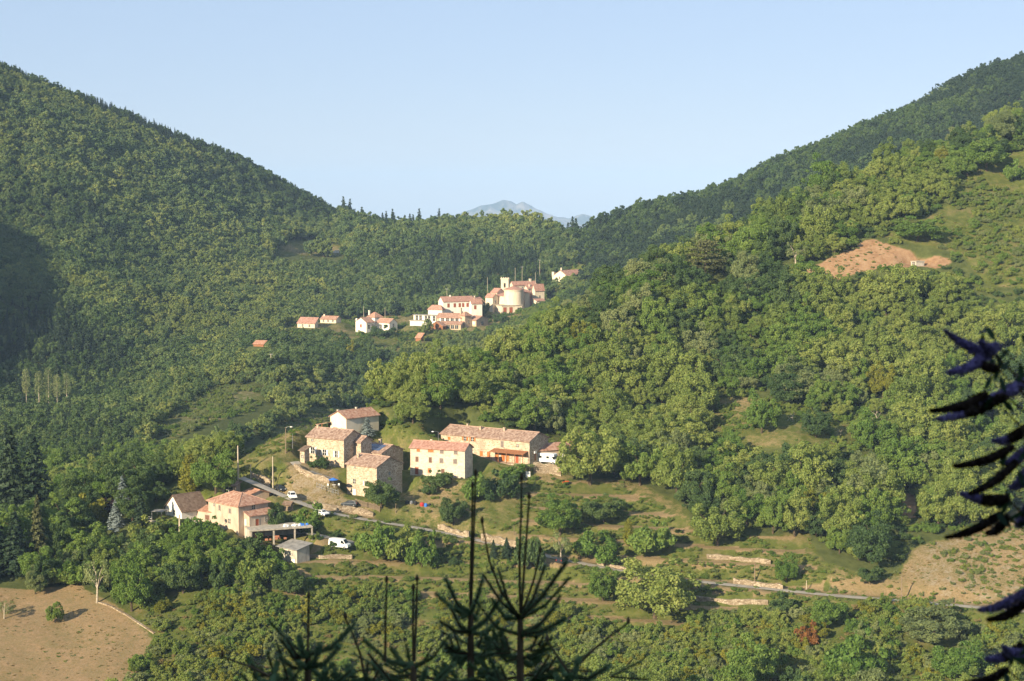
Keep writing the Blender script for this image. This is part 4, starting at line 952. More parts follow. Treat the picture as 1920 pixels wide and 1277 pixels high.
conifer_kind('cypress', 2, 'leaf_yellow', 12, 3.0, 120, 40, .34, -.9, .6)
conifer_kind('farfir', 3, 'needle_dark', 12, 2.8, 40, 14, .7)
def pine_kind():
    PROTO['pine'] = []
    rg = np.random.default_rng(55); cen = []
    mb = MB(); mb.tube([(0, 0, -1), (.2, 0, 4), (-.1, .1, 8), (.1, 0, 11.4)], [.42, .34, .24, .1], 7)
    P, lv = [], []
    for (z, L, nb) in ((4.4, 5.6, 8), (6.1, 6.2, 9), (7.8, 5.4, 9), (9.3, 4.2, 8), (10.6, 2.8, 7), (11.6, 1.3, 5)):
        for b in range(nb):
            a = 2 * math.pi * (b + rg.random() * .6) / nb; l_ = L * rg.uniform(.6, 1.05); e_ = np.array([math.cos(a) * l_, math.sin(a) * l_, z + rg.uniform(-.1, .5)])
            mb.tube([(0, 0, z - .5), tuple(e_ * np.array([.6, .6, 1])), tuple(e_)], [.12, .07, .02], 5, cap=False)
            n_ = 70; q = e_ * np.array([.78, .78, 1]) + rg.normal(size=(n_, 3)) * np.array([.85, .85, .22]); P.append(q); lv.append(rg.random(n_))
    P = np.concatenate(P); V_, Fq = leaf_quads(P, unit(rg.normal(size=P.shape) + np.array([0, 0, .8])), .36 * np.ones(len(P)), rg, .5)
    PROTO['pine'].append((mesh_np('pine_crown', V_, Fq, 'needle_green', face_attr={'lv': np.concatenate(lv)}), mb.mesh('pine_trunk', 'bark')))
pine_kind()
def poplar_kind():
    PROTO['poplar'] = []
    for i in range(3):
        rg = np.random.default_rng(70 + i); P, lv = [], []
        mb = MB(); mb.tube([(0, 0, -1), (.1, 0, 10), (0, .1, 21)], [.26, .2, .05], 6)
        for z in np.arange(9.5 + i, 22, .55):
            n_ = 34; rr = 2.2 * math.sin((z - 8) / 15 * math.pi) ** .6 + .3
            a = rg.random(n_) * 6.28; q = np.sqrt(rg.random(n_)) * rr; P.append(np.stack([np.cos(a) * q, np.sin(a) * q, z + rg.normal(size=n_) * .4], 1)); lv.append(rg.random(n_))
        P = np.concatenate(P); V_, Fq = leaf_quads(P, unit(rg.normal(size=P.shape)), .34 * np.ones(len(P)), rg)
        PROTO['poplar'].append((mesh_np('poplar_crown', V_, Fq, 'leaf_olive', face_attr={'lv': np.concatenate(lv)}), mb.mesh('poplar_trunk', 'bark_pale')))
poplar_kind()
def dead_mesh(seed):
    rg = np.random.default_rng(seed); mb = MB()
    def grow(p, d, L, r_, lev):
        e_ = p + d * L; m_ = p + d * L * .5 + Vector(rg.normal(size=3) * .06 * L)
        mb.tube([tuple(p), tuple(m_), tuple(e_)], [r_, r_ * .8, r_ * .55], 5)
        if lev:
            for _ in range(3): grow(e_ if rg.random() < .6 else m_, (d + Vector(rg.normal(size=3) * .6) + Vector((0, 0, .15))).normalized(), L * rg.uniform(.5, .8), r_ * .55, lev - 1)
    grow(Vector((0, 0, -.8)), Vector((.1, 0, 1)).normalized(), 2.8, .28, 3)
    return mb.mesh('dead_trunk', 'bark_pale')
DEAD = [dead_mesh(s) for s in (3, 8, 15)]
SIZE = {'fir': (8.4, 14), 'bluespruce': (8.4, 14), 'greenfir': (8.4, 14), 'cypress': (6.0, 12.5), 'pine': (12, 12), 'poplar': (4.6, 22), 'bush': (10, 7.6)}
def size_of(kind): return SIZE.get(kind, (10, 7.6) if kind.startswith('bush') else (10, 9.6))
NTREE = [0]
def plant(kind, x, y, sx, sz, label, group=None, name=None, variant=None, cat='tree', z=None, sink=.15):
    v = PROTO[kind]; c, t = v[NTREE[0] % len(v) if variant is None else variant]; NTREE[0] += 1
    z = float(gz(x, y)) - sink if z is None else z
    o = link(name or 'tree', None, None, (x, y, z), (0, 0, random.uniform(0, 6.28)), (sx * random.uniform(.94, 1.06), sx * random.uniform(.94, 1.06), sz))
    tag(o, label, cat, group)
    link('crown', c, o); link('trunk', t, o)
    return o
def plant_px(kind, px, py, wpx, hpx, label, name=None, cat='tree', group=None, Y=None):
    p = ground(px, py) if Y is None else at(px, py, Y); k = F / p[1]; w_, h = size_of(kind)
    o = plant(kind, p[0], p[1], wpx / k / w_, hpx / k / h, label, group, name, cat=cat, z=float(gz(p[0], p[1])) - .15)
    EXCL.append((p[0], p[1], wpx / k * .42)); return o
T = [
 ('rounddark', 715, 951, 72, 72, 'round dark green tree in front of the tall stone house', 'round_tree'),
 ('bushdark', 597, 877, 38, 30, 'dark bush against the front of the long stone farmhouse', 'bush'),
 ('bluespruce', 688, 817, 36, 36, 'small blue-green conifer before the cream plastered house', 'conifer'),
 ('bush', 712, 800, 30, 24, 'loose shrub at the right end of the cream plastered house', 'shrub'),
 ('bushdark', 512, 990, 48, 52, 'dark rounded bush right of the farm annex', 'bush'),
 ('bushgreen', 575, 996, 66, 56, 'broad green bush beside the white parked car', 'bush'),
 ('bushdark', 818, 908, 58, 34, 'leafy shrub at the foot of the white three storey house', 'shrub'),
 ('bushdark', 805, 925, 32, 26, 'small shrub below the white house shrub', 'shrub'),
 ('bushgreen', 895, 935, 62, 52, 'dense shrub between the white house and the long farmhouse', 'shrub'),
 ('bushdark', 938, 932, 70, 56, 'large fig-like bush below the veranda', 'bush'),
 ('bushgreen', 958, 897, 56, 30, 'low hedge bush directly under the veranda posts', 'bush'),
 ('rounddark', 850, 984, 56, 66, 'dense dark laurel tree on the slope below the white house', 'laurel_tree'),
 ('chestnut', 1106, 908, 106, 118, 'big broad tree to the right of the motorhome', 'broad_tree'),
 ('green', 1200, 910, 78, 92, 'bright green tree on the garden edge right of the broad tree', 'tree'),
 ('chestnut', 1268, 932, 96, 112, 'full chestnut at the lower edge of the wood above the dry slope', 'chestnut_tree'),
 ('rounddark', 1132, 978, 92, 62, 'wide low apple tree with a pale branch on the dry slope', 'apple_tree'),
 ('bushgreen', 700, 1040, 72, 82, 'bushy tree on the bank left of the road hedge', 'bushy_tree'),
 ('bush', 752, 1050, 80, 84, 'tall leafy thicket in the middle of the road bank', 'thicket'),
 ('bushgreen', 790, 1064, 56, 78, 'leafy thicket at the right end of the road bank', 'thicket'),
 ('fir', 925, 1046, 24, 36, 'small young conifer left of its twin below the stone wall', 'small_conifer'),
 ('fir', 950, 1046, 28, 40, 'small young conifer right of its twin below the stone wall', 'small_conifer'),
 ('bushdark', 992, 1068, 54, 84, 'dark tree behind the tallest spruce leaders', 'tree'),
 ('sparse', 1052, 1054, 52, 60, 'thin grey half bare tree at the road bend', 'bare_tree'),
 ('green', 1050, 1002, 84, 74, 'leafy tree on the bank right of the spruce leaders', 'tree'),
 ('bushgreen', 1120, 1048, 90, 62, 'broad bush cluster above the road bend', 'bush'),
 ('cypress', 1178, 1024, 24, 56, 'slim dark green upright tree on the bank', 'upright_tree'),
 ('bushgreen', 1216, 1032, 92, 72, 'spreading bush right of the slim upright tree', 'bush'),
 ('chestnut', 1228, 1158, 152, 116, 'very large spreading tree standing by the lower road', 'spreading_tree'),
 ('green', 1130, 1126, 60, 72, 'drooping green tree left of the very large spreading tree', 'tree'),
 ('chestnut', 1345, 1022, 102, 98, 'chestnut with a pale trunk above the tumbled dry stone wall', 'chestnut_tree'),
 ('green', 1449, 1000, 62, 80, 'rounded tree with a short trunk at the wood edge', 'tree'),
 ('chestnut', 1490, 1006, 62, 88, 'chestnut with a white forked trunk at the wood edge', 'chestnut_tree'),
 ('round', 1475, 1092, 46, 66, 'small round ball-shaped tree beside the road wall', 'round_tree'),
 ('bushdark', 1470, 1146, 56, 42, 'dark bush overhanging the road below the round tree', 'bush'),
 ('round', 1552, 1176, 72, 70, 'fresh green rounded tree below the road', 'round_tree'),
 ('bushrust', 1515, 1205, 46, 42, 'shrub with rusty brown leaves below the road', 'shrub'),
 ('rounddark', 1632, 1094, 54, 48, 'very dark green bush above the road bank', 'bush'),
 ('round', 1408, 1292, 112, 122, 'large pale dome-shaped tree at the bottom edge', 'dome_tree'),
 ('bushgreen', 1600, 1275, 120, 100, 'wide green tree at the bottom right of the dome tree', 'tree'),
 ('olive', 1752, 1200, 132, 66, 'grey-green tree just below the lower road at the right', 'tree'),
 ('round', 1800, 1275, 110, 90, 'dense green bush near the bottom right corner', 'bush'),
 ('green', 247, 1146, 78, 100, 'bright rounded tree at the corner of the brown meadow', 'round_tree'),
 ('rounddark', 343, 1112, 78, 88, 'dark rounded tree right of the meadow corner tree', 'round_tree'),
 ('bushdark', 412, 1104, 46, 62, 'narrow dark bush between the slope trees', 'bush'),
 ('rounddark', 540, 1112, 70, 56, 'dark shadowed bush at the left end of the terraces', 'bush'),
 ('sparse', 182, 1130, 62, 84, 'half bare orchard tree with grey branches at the meadow', 'bare_tree'),
 ('green', 103, 1168, 32, 46, 'little lone fruit tree standing in the brown meadow', 'fruit_tree'),
 ('olive', 66, 1114, 38, 52, 'small pale bush-like tree on the upper meadow edge', 'fruit_tree'),
 ('sparse', 8, 1160, 46, 36, 'bare twiggy tree at the left edge of the meadow', 'bare_tree'),
 ('greenfir', 72, 1066, 56, 140, 'brownish pointed spruce rising at the left meadow edge', 'spruce'),
 ('fir', 22, 985, 108, 190, 'tallest dark fir at the far left edge', 'fir_tree'),
 ('fir', 66, 975, 96, 165, 'second tall dark fir beside the tallest one', 'fir_tree'),
 ('fir', -30, 1070, 120, 200, 'dark fir cut off by the left picture edge', 'fir_tree'),
 ('fir', 30, 1075, 90, 120, 'shaded dark fir below the two tall ones', 'fir_tree'),
 ('rounddark', 108, 1050, 60, 110, 'dark broadleaf tree right of the brownish spruce', 'tree'),
 ('bluespruce', 230, 962, 46, 72, 'silvery blue spruce near the white cottage', 'blue_spruce'),
 ('bluespruce', 217, 990, 40, 56, 'smaller silvery blue spruce in front of the larger', 'blue_spruce'),
 ('bushpurple', 200, 965, 36, 40, 'dark purple-leaved shrub beside the blue spruces', 'purple_shrub'),
 ('fir', 265, 1002, 44, 84, 'dark conifer left of the cottage pergola', 'conifer'),
 ('bushyellow', 165, 985, 64, 66, 'yellowish bushy tree left of the blue spruces', 'tree'),
 ('cypress', 356, 930, 46, 82, 'yellow-green cone-shaped cypress behind the farm', 'cypress'),
 ('green', 405, 925, 80, 92, 'bright leafy tree right of the yellow-green cypress', 'tree'),
 ('bushgreen', 375, 1004, 62, 50, 'green shrub before the small orange porch', 'shrub'),
 ('bushgreen', 320, 990, 40, 24, 'low bright shrub under the cottage gable', 'shrub'),
 ('bushgreen', 505, 1050, 46, 34, 'bush growing against the pillars of the open carport', 'bush'),
 ('bushdark', 470, 1036, 50, 40, 'dark bush below the left end of the carport', 'bush'),
 ('bushgreen', 520, 1075, 56, 44, 'green bush left of the dirty white shed', 'bush'),
 ('pine', 1323, 528, 78, 76, 'dark layered pine standing out on the right slope', 'pine_tree'),
 ('yellow', 1655, 748, 52, 76, 'yellow-green tree among the dark chestnuts on the right', 'tree'),
 ('green', 1428, 812, 62, 88, 'single green tree on the left of the grassy terrace', 'tree'),
 ('rounddark', 1530, 820, 66, 68, 'single rounded tree in the middle of the grassy terrace', 'tree'),
 ('bushdark', 1318, 800, 30, 32, 'small bluish bush at the left end of the grassy terrace', 'bush'),
 ('green', 1850, 320, 84, 62, 'dark round tree high on the right grassy slope', 'tree'),
 ('bushgreen', 1900, 338, 40, 44, 'bush at the right edge of the high grassy slope', 'bush'),
 ('green', 1720, 452, 90, 48, 'wide bushy tree above the orange clearing', 'tree'),
 ('sparse', 1492, 498, 50, 44, 'pale half bare tree left of the orange clearing', 'bare_tree'),
 ('rounddark', 1370, 560, 60, 50, 'dark round tree below the layered pine', 'tree'),
 ('rounddark', 906, 592, 29, 36, 'round dark tree between village hall and church', 'village_tree'),
 ('rounddark', 938, 608, 34, 28, 'dark tree right of the village courtyard house', 'village_tree'),
 ('bushdark', 718, 632, 44, 26, 'dark spreading tree in front of the white villa', 'village_tree'),
 ('bushyellow', 655, 668, 24, 32, 'ochre yellow tree below the villa', 'village_tree'),
 ('farlight', 800, 630, 22, 34, 'pale feathery tree before the glazed hall', 'village_tree'),
 ('poplar', 50, 775, 17, 84, 'leftmost pale poplar with a bare trunk in the valley', 'poplar'),
 ('poplar', 74, 778, 17, 82, 'second poplar from the left in the valley row', 'poplar'),
 ('poplar', 92, 776, 17, 88, 'third poplar from the left in the valley row', 'poplar'),
 ('poplar', 108, 779, 15, 78, 'fourth poplar from the left in the valley row', 'poplar'),
 ('poplar', 126, 776, 16, 76, 'last poplar on the right of the valley row', 'poplar'),
]
for (kd, px, py, wp_, hp, lb, nm) in T:
    plant_px(kd, px, py, wp_, hp, lb, nm, cat='tree' if 'bush' not in nm and 'shrub' not in nm and 'thicket' not in nm else 'bush')
for i, (px, py, h, lb) in enumerate([(1484, 790, 26, 'white dead trunk left on the grassy terrace'), (1628, 798, 22, 'left one of two white dead trunks at the terrace end'), (1646, 800, 34, 'right one of two white dead trunks at the terrace end'), (1573, 820, 26, 'grey dead trunk below the grassy terrace'), (1770, 740, 24, 'bare white snag behind the purple flowers'), (800, 725, 34, 'bare pale trunks at the left end of the ridge')]):
    p = ground(px, py); k = F / p[1]; s_ = h / k / 6.0
    o = tag(link('dead_tree', None, None, (p[0], p[1], p[2] - .1), (0, 0, i * 1.3), (s_, s_, s_)), lb, 'dead tree'); link('trunk', DEAD[i % 3], o)

# ---- scattered woods
EX = np.array(EXCL)
def free(x, y, extra=0.):
    ok = np.ones(x.shape, bool)
    for ex, ey, er in EX: ok &= (x - ex) ** 2 + (y - ey) ** 2 > (er + extra) ** 2
    return ok
def visible(x, y, z, hgt=9., slack=0.):
    """is the top of a plant there seen from the camera over the bare ground"""
    ok = np.ones(x.shape, bool); zt = z + hgt
    for f in np.linspace(.25, .97, 50): ok &= zt * f > gz(x * f, y * f) - slack
    return ok
SIGHT = [([(286, 925), (460, 895), (590, 985), (592, 1062), (545, 1058), (520, 1032), (470, 1004), (440, 990), (400, 975), (286, 972)], 440),
         ([(560, 760), (720, 765), (830, 790), (1085, 825), (1085, 885), (1000, 880), (880, 900), (760, 945), (640, 955), (560, 900)], 520),
         ([(540, 598), (700, 580), (780, 550), (900, 515), (1030, 500), (1104, 500), (1102, 524), (1042, 549), (1018, 566), (955, 598), (920, 610), (770, 612), (745, 619), (660, 621), (600, 612), (545, 614)], 1060),
         ([(1500, 512), (1562, 486), (1632, 450), (1700, 470), (1785, 490), (1740, 503), (1640, 498)], 655), (UPGRASS, 640), ([(1340, 800), (1430, 770), (1560, 800), (1690, 795), (1690, 812), (1400, 815)], 470),
         ([(1180, 930), (1290, 955), (1300, 1000), (1180, 970)], 420), ([(1390, 985), (1540, 1010), (1540, 1050), (1400, 1040)], 420), (RIGHTDRY, 420), (LCLEAR, 760), ([(1684, 928), (1716, 926), (1722, 970), (1684, 966)], 450), ([(1310, 770), (1440, 748), (1440, 790), (1330, 800)], 480), (FIELD, 1225), ([(192, 900), (252, 900), (252, 985), (192, 985)], 426), ([(332, 850), (440, 845), (440, 925), (332, 925)], 446), ([(45, 930), (98, 930), (98, 1060), (45, 1060)], 400), ([(205, 1050), (290, 1050), (380, 1025), (380, 1105), (290, 1140), (205, 1140)], 388)]
def clear_sight(x, y, z, hgt):
    ok = np.ones(x.shape, bool)
    for f in (1.0, .6):
        for dx in (-.4, 0, .4):
            a, b = project(np.stack([x + dx * hgt, y, z + hgt * f], -1))
            for poly, ym in SIGHT: ok &= ~(inside(a, b, poly) & (y < ym))
    return ok
def jgrid(x0, x1, y0, y1, sp, seed):
    rg = np.random.default_rng(seed); gx, gy = np.meshgrid(np.arange(x0, x1, sp), np.arange(y0, y1, sp * .9))
    gx = gx + (np.arange(gx.shape[0])[:, None] % 2) * sp / 2
    return (gx + rg.uniform(-.42, .42, gx.shape) * sp).ravel(), (gy + rg.uniform(-.42, .42, gy.shape) * sp).ravel()
def in_view(x, y, z, hgt=10, mx=110):
    px, py = project(np.stack([x, y, z], -1)); pt = project(np.stack([x, y, z + hgt], -1))[1]
    return (px > -mx) & (px < 1920 + mx) & (pt < 1300) & (py > 0), px, py
OPENS = (OPEN_HAMLET, BANKS, MEADOW, ORANGE, UPGRASS, MIDTERR, RIGHTDRY, LCLEAR, FIELD, SLIP, VDRY)
def open_at(px, py, polys=OPENS):
    r = np.zeros(px.shape, bool)
    for p_ in polys: r |= inside(px, py, p_)
    return r
auto = []                                     # (x, y, z, kind, sx, sz, px, py)
x, y = jgrid(-260, 420, 340, 760, 5.7, 1); z = gz(x, y); ok, px, py = in_view(x, y, z)
near_ok = ok & clear_sight(x, y, z, 9) & ~open_at(px, py) & ~inside(px, py, LOWSCRUB) & visible(x, y, z)
nearm = near_ok & (y < 640 + .9 * np.maximum(x, 0)) & free(x, y, 1.2)
# trees on this side of the ridge only; far ones come from the other scatter
rg = np.random.default_rng(11)
for i in np.nonzero(nearm)[0]:
    u = rg.random(); s_ = rg.choice((rg.uniform(.45, .72), rg.uniform(.7, 1.0), rg.uniform(1.0, 1.32)), p=(.34, .44, .22)); pz = float(vnoise(np.array(x[i] / 38.), np.array(y[i] / 38.), 8))
    u = float(np.clip(u * .75 + (pz - .5) * .9 + .12, 0, .999))
    left = px[i] < 330 and py[i] > 800
    kd = 'chestnut' if u < .56 else 'green' if u < .78 else 'olive' if u < .85 else 'dark' if rg.random() < .985 else 'yellow'
    if left: kd = 'dark' if u < .3 else 'green' if u < .7 else 'chestnut'
    if px[i] > 1560 and py[i] < 560: s_ *= .82
    auto.append((x[i], y[i], z[i], kd, s_, s_ * rg.uniform(.78, 1.25), px[i], py[i]))
auto_key = np.array([a[4] / a[1] for a in auto]); inframe = np.array([(-20 < a[6] < 1940) and (60 < a[7] < 1330) for a in auto])
order = np.argsort(-auto_key * inframe); N_IND = 300 - len(T); chosen = set(order[:N_IND].tolist())
GR = {'chestnut': ('chestnut_tree', 'leafy chestnut tree of the wood', 'chestnuts of the near wood'),
      'green': ('broadleaf_tree', 'fresh green broadleaf tree of the wood', 'green broadleaf trees of the near wood'),
      'olive': ('oak_tree', 'grey-green oak of the wood', 'oaks of the near wood'),
      'yellow': ('yellow_tree', 'yellowish tree of the wood', 'yellowish trees of the near wood'), 'dark': ('dark_tree', 'dark leaved tree of the wood', 'dark trees of the near wood')}
ZONES = [((930, 700), 'above the long farmhouse'), ((650, 740), 'behind the cream plastered house'), ((1250, 860), 'right of the hamlet gardens'), ((1430, 880), 'below the grassy terrace'), ((1500, 700), 'above the grassy terrace'),
         ((1700, 900), 'low on the right above the dry bank'), ((1800, 700), 'behind the purple flower spikes'), ((1700, 580), 'just below the orange clearing'), ((1320, 600), 'around the layered pine'), ((1100, 620), 'on the ridge right of the village'), ((1500, 420), 'left above the orange clearing'), ((1850, 230), 'on the top right ridge'),
         ((150, 1050), 'beside the brown meadow'), ((300, 880), 'behind the lower farm'), ((60, 880), 'by the tall dark firs'), ((480, 830), 'left of the tallest concrete pole')]
def zone(px, py): return min(ZONES, key=lambda q: (q[0][0] - px) ** 2 + (q[0][1] - py) ** 2)[1]
rest = []
for i, a in enumerate(auto):
    if i in chosen: nm, lb, gp = GR[a[3]]; zn = zone(a[6], a[7] - 30); plant(a[3], a[0], a[1], a[4], a[5], lb + ' ' + zn, gp + ' ' + zn, nm)
    else: rest.append(a)

# scatter node group: points carry which plant, size and turn
def scatter_tree(coll):
    g = D.node_groups.new('scatter', 'GeometryNodeTree'); g.interface.new_socket('Geometry', in_out='INPUT', socket_type='NodeSocketGeometry'); g.interface.new_socket('Geometry', in_out='OUTPUT', socket_type='NodeSocketGeometry')
    nd = g.nodes; gi, go = nd.new('NodeGroupInput'), nd.new('NodeGroupOutput')
    ip = nd.new('GeometryNodeInstanceOnPoints'); ci = nd.new('GeometryNodeCollectionInfo'); ci.inputs['Collection'].default_value = coll
    ci.inputs['Separate Children'].default_value = True; ci.inputs['Reset Children'].default_value = True
    def attr(nm, ty): a = nd.new('GeometryNodeInputNamedAttribute'); a.data_type = ty; a.inputs['Name'].default_value = nm; return a.outputs[0]
    ip.inputs['Pick Instance'].default_value = True
    e2r = nd.new('FunctionNodeEulerToRotation'); lk = g.links.new
    lk(attr('turn', 'FLOAT_VECTOR'), e2r.inputs[0]); lk(e2r.outputs[0], ip.inputs['Rotation']); lk(attr('size', 'FLOAT_VECTOR'), ip.inputs['Scale']); lk(attr('pick', 'INT'), ip.inputs['Instance Index'])
    lk(gi.outputs[0], ip.inputs['Points']); lk(ci.outputs[0], ip.inputs['Instance']); lk(ip.outputs[0], go.inputs[0])
    return g
def joined(c, t, name):
    """crown and trunk as one plant mesh for the scattered wood"""
    vc = np.empty(len(c.vertices) * 3, np.float32); c.vertices.foreach_get('co', vc); vt = np.empty(len(t.vertices) * 3, np.float32); t.vertices.foreach_get('co', vt)
    nvc = len(c.vertices); fc = [tuple(p_.vertices) for p_ in c.polygons]; ft = [tuple(v + nvc for v in p_.vertices) for p_ in t.polygons]
    lv = np.empty(len(c.polygons), np.float32); c.attributes['lv'].data.foreach_get('value', lv)
    return mesh_np(name, np.concatenate([vc, vt]).reshape(-1, 3), fc + ft, [c.materials[0].name, t.materials[0].name], face_attr={'lv': np.concatenate([lv, np.zeros(len(ft))])}, matidx=[0] * len(fc) + [1] * len(ft))
COLLS = {}
def proto_coll(kinds, key):
    coll = D.collections.new(key); first = {}; k = 0
    for kd in kinds:
        first[kd] = (k, len(PROTO[kd]))
        for c, t in PROTO[kd]:
            coll.objects.link(D.objects.new('%s_%03d' % (key, k), joined(c, t, key))); k += 1
    return scatter_tree(coll), first
def scatter(name, label, items, group_first, cat):
    """items: (x, y, z, kind, sx, sz)"""
    grp, first = group_first; rg = np.random.default_rng(len(items))
    me = D.meshes.new(name); me.from_pydata([(float(a[0]), float(a[1]), float(a[2]) - .1) for a in items], [], [])
    n_ = len(items)
    pk = np.array([first[a[3]][0] + int(rg.integers(first[a[3]][1])) for a in items], np.int32)
    at_ = me.attributes.new('pick', 'INT', 'POINT'); at_.data.foreach_set('value', pk)
    sz = np.array([(a[4], a[4], a[5]) for a in items], np.float32) * rg.uniform(.92, 1.08, (n_, 3)).astype(np.float32); at_ = me.attributes.new('size', 'FLOAT_VECTOR', 'POINT'); at_.data.foreach_set('vector', sz.ravel())
    tn = np.zeros((n_, 3), np.float32); tn[:, 2] = rg.uniform(0, 6.28, n_); tn[:, :2] = rg.normal(size=(n_, 2)) * .05
    at_ = me.attributes.new('turn', 'FLOAT_VECTOR', 'POINT'); at_.data.foreach_set('vector', tn.ravel())
    o = link(name, me); md = o.modifiers.new('scatter', 'NODES'); md.node_group = grp
    return tag(o, label, cat, kind='stuff')
GNEAR = proto_coll(['chestnut', 'green', 'olive', 'dark', 'yellow', 'bush', 'bushgreen', 'busholive', 'bushdark', 'bushyellow', 'bushdry'], 'near_plant')
GFAR = proto_coll(['far', 'farlight', 'holm', 'fardark', 'farfir'], 'far_plant')
scatter('near_wood', 'remaining crowns of the dense chestnut wood on the right hillside', [a[:6] for a in rest], GNEAR, 'wood')
# far woods
def far_scatter(seed, sp, x0, x1, y0, y1, cond):
    x, y = jgrid(x0, x1, y0, y1, sp, seed); z = gz(x, y); ok, px, py = in_view(x, y, z, 9, 60)
    ok &= ~open_at(px, py, OPENS) & clear_sight(x, y, z, 8) & visible(x, y, z, 9, 2.0)
    ok &= cond(x, y, px, py); i = np.nonzero(ok)[0]; i = i[free(x[i], y[i], 1.5)]
    return x[i], y[i], z[i], px[i], py[i]
behind = lambda x, y: ~(y < 640 + .9 * np.maximum(x, 0))
rg = np.random.default_rng(31)
lh_, sd_, rh_ = [], [], []
x, y, z, px, py = far_scatter(2, 5.0, -700, 900, 560, 1560, lambda x, y, px, py: behind(x, y) & (y > 560))
for i in range(len(x)):
    u = rg.random(); s_ = rg.uniform(.42, .82); patch = float(fbm(np.array(x[i] / 90), np.array(y[i] / 90), 4, 3)); u = float(np.clip(u * .7 + (.47 - patch) * 2.2 + .15, 0, .999)); s_ *= .8 + .55 * float(vnoise(np.array(x[i] / 45), np.array(y[i] / 45), 6))
    if px[i] > 1085 and y[i] > 880:
        kd = 'far' if u < .18 else 'holm' if u < .85 else 'fardark'
        rh_.append((x[i], y[i], z[i], kd, s_ * 1.15, s_ * 1.2))
    elif y[i] < 1000 and px[i] > 250:
        kd = 'farlight' if u < .45 else 'far' if u < .82 else 'fardark'; s_ *= rg.uniform(.6, 1.1)  # more pale crowns here, sunlight on this slope put into the leaf colour
        sd_.append((x[i], y[i], z[i], kd, s_, s_))
    elif py[i] < 60 + .47 * px[i] + 120 and px[i] < 640:
        ridge = py[i] < 135 + .42 * px[i]
        kd = ('farfir' if u < .5 else 'fardark') if ridge else ('farlight' if u < .32 else 'far' if u < .72 else 'fardark' if u < .95 else 'farfir')
        lh_.append((x[i], y[i], z[i], kd, s_ * (.62 if kd == 'farfir' else .9), s_ * (.8 if kd == 'farfir' else .9)))
    else:
        kd = 'farlight' if u < .22 else 'far' if u < .66 else 'fardark' if u < .95 else 'farfir'; s_ *= 1.1 + .75 * (y[i] > 1200) * rg.random()
        sd_.append((x[i], y[i], z[i], kd, s_, s_))
scatter('far_wood', 'wooded mountain slope filling the left of the picture', lh_, GFAR, 'wood')
scatter('far_wood', 'wood covering the saddle and valley around the far village', sd_, GFAR, 'wood')
scatter('far_wood', 'dark wooded ridge behind the near right hillside', rh_, GFAR, 'wood')
# scrub, brambles and broom on open ground
def scrub(seed, sp, poly, kinds, smin, smax, name, label, thresh=.0, nscale=14., flat=1.0, mask=None):
    P_ = np.array([ground(a, b) if b < 1300 else at(a, b, 360) for a, b in poly]); rg = np.random.default_rng(seed)
    x, y = jgrid(P_[:, 0].min() - 5, P_[:, 0].max() + 5, max(335, P_[:, 1].min() - 12), P_[:, 1].max() + 5, sp, seed); z = gz(x, y); ok, px, py = in_view(x, y, z, 4, 60)
    ok &= inside(px, py, poly) & (fbm(x / nscale, y / nscale, seed) > thresh)
    ok &= clear_sight(x, y, z, smax * .62) | inside(px, py, poly) & (smax < 4.6)
    if name == 'undergrowth': ok &= ~open_at(px, py) & clear_sight(x, y, z, 1.2)
    if mask is not None: ok &= mask[cell(x, y)[:2]] > .5
    i = np.nonzero(ok)[0]; i = i[free(x[i], y[i], .3)]; items = []
    for j in i:
        s_ = rg.uniform(smin, smax) ** 1.0 / 10; items.append((x[j], y[j], z[j] - .1, kinds[int(rg.integers(len(kinds)))], s_, s_ * rg.uniform(.7, 1.2) * flat))
    if items: scatter(name, label, items, GNEAR, 'scrub')
scrub(101, 2.1, LOWSCRUB, ['bush', 'bush', 'bush', 'bushgreen', 'busholive', 'bush', 'bushyellow'], 1.2, 5.2, 'scrub', 'bramble and broom thicket covering the bottom slope', .375, 11)
scrub(126, 1.5, LOWSCRUB, ['bush', 'bushgreen', 'busholive', 'bush', 'bushdry'], .5, 1.7, 'scrub', 'low weeds and grass between the brambles of the bottom slope', .22, 9, flat=.8)
scrub(102, 2.0, OPEN_HAMLET, ['bush', 'bushgreen', 'busholive', 'bush'], .5, 2.0, 'scrub', 'weeds and low bushes over the hamlet terraces', .42, 9, flat=.8, mask=(TERRFLAT < .4).astype(float))
scrub(113, 1.25, TERR, ['bush', 'bushgreen', 'bush'], .9, 2.0, 'scrub', 'green weeds growing on the terrace banks', .22, 14, flat=.75, mask=((TERRFLAT < .5) & (tm > .3)).astype(float))
WOODF = [(430, 880), (600, 760), (1000, 560), (1500, 350), (1940, 180), (1940, 960), (1700, 1060), (1300, 960), (1100, 880), (1080, 820), (800, 780)]
scrub(114, 3.6, WOODF, ['bushgreen', 'bush', 'bushdark'], 2.2, 4.5, 'undergrowth', 'undergrowth beneath the chestnuts on the right hillside', .2, 20)
scrub(103, 2.4, UPGRASS, ['bush', 'bushgreen', 'bush', 'busholive'], .8, 3.6, 'scrub', 'low bushes on the high grassy slope', .36, 24)
scrub(104, 2.2, MIDTERR, ['bush', 'bushgreen', 'bush'], .8, 3.0, 'scrub', 'bracken on the grassy terrace in the wood', .42, 14)
scrub(105, 2.8, ORANGE, ['bush', 'busholive'], .5, 1.6, 'scrub', 'green tufts on the orange clearing', .43, 7)
scrub(106, 3.0, MEADOW, ['bushgreen', 'bush', 'busholive'], .4, 1.1, 'scrub', 'weed clumps on the brown meadow', .60, 10, flat=.5)
scrub(107, 2.2, LCLEAR, ['bush', 'busholive', 'bushgreen'], .8, 3.2, 'scrub', 'scrub on the left rocky clearing', .38, 12)
scrub(108, 2.3, RIGHTDRY, ['bush', 'busholive', 'bush'], .5, 2.2, 'scrub', 'scrub on the dry bank at the right', .50, 11)
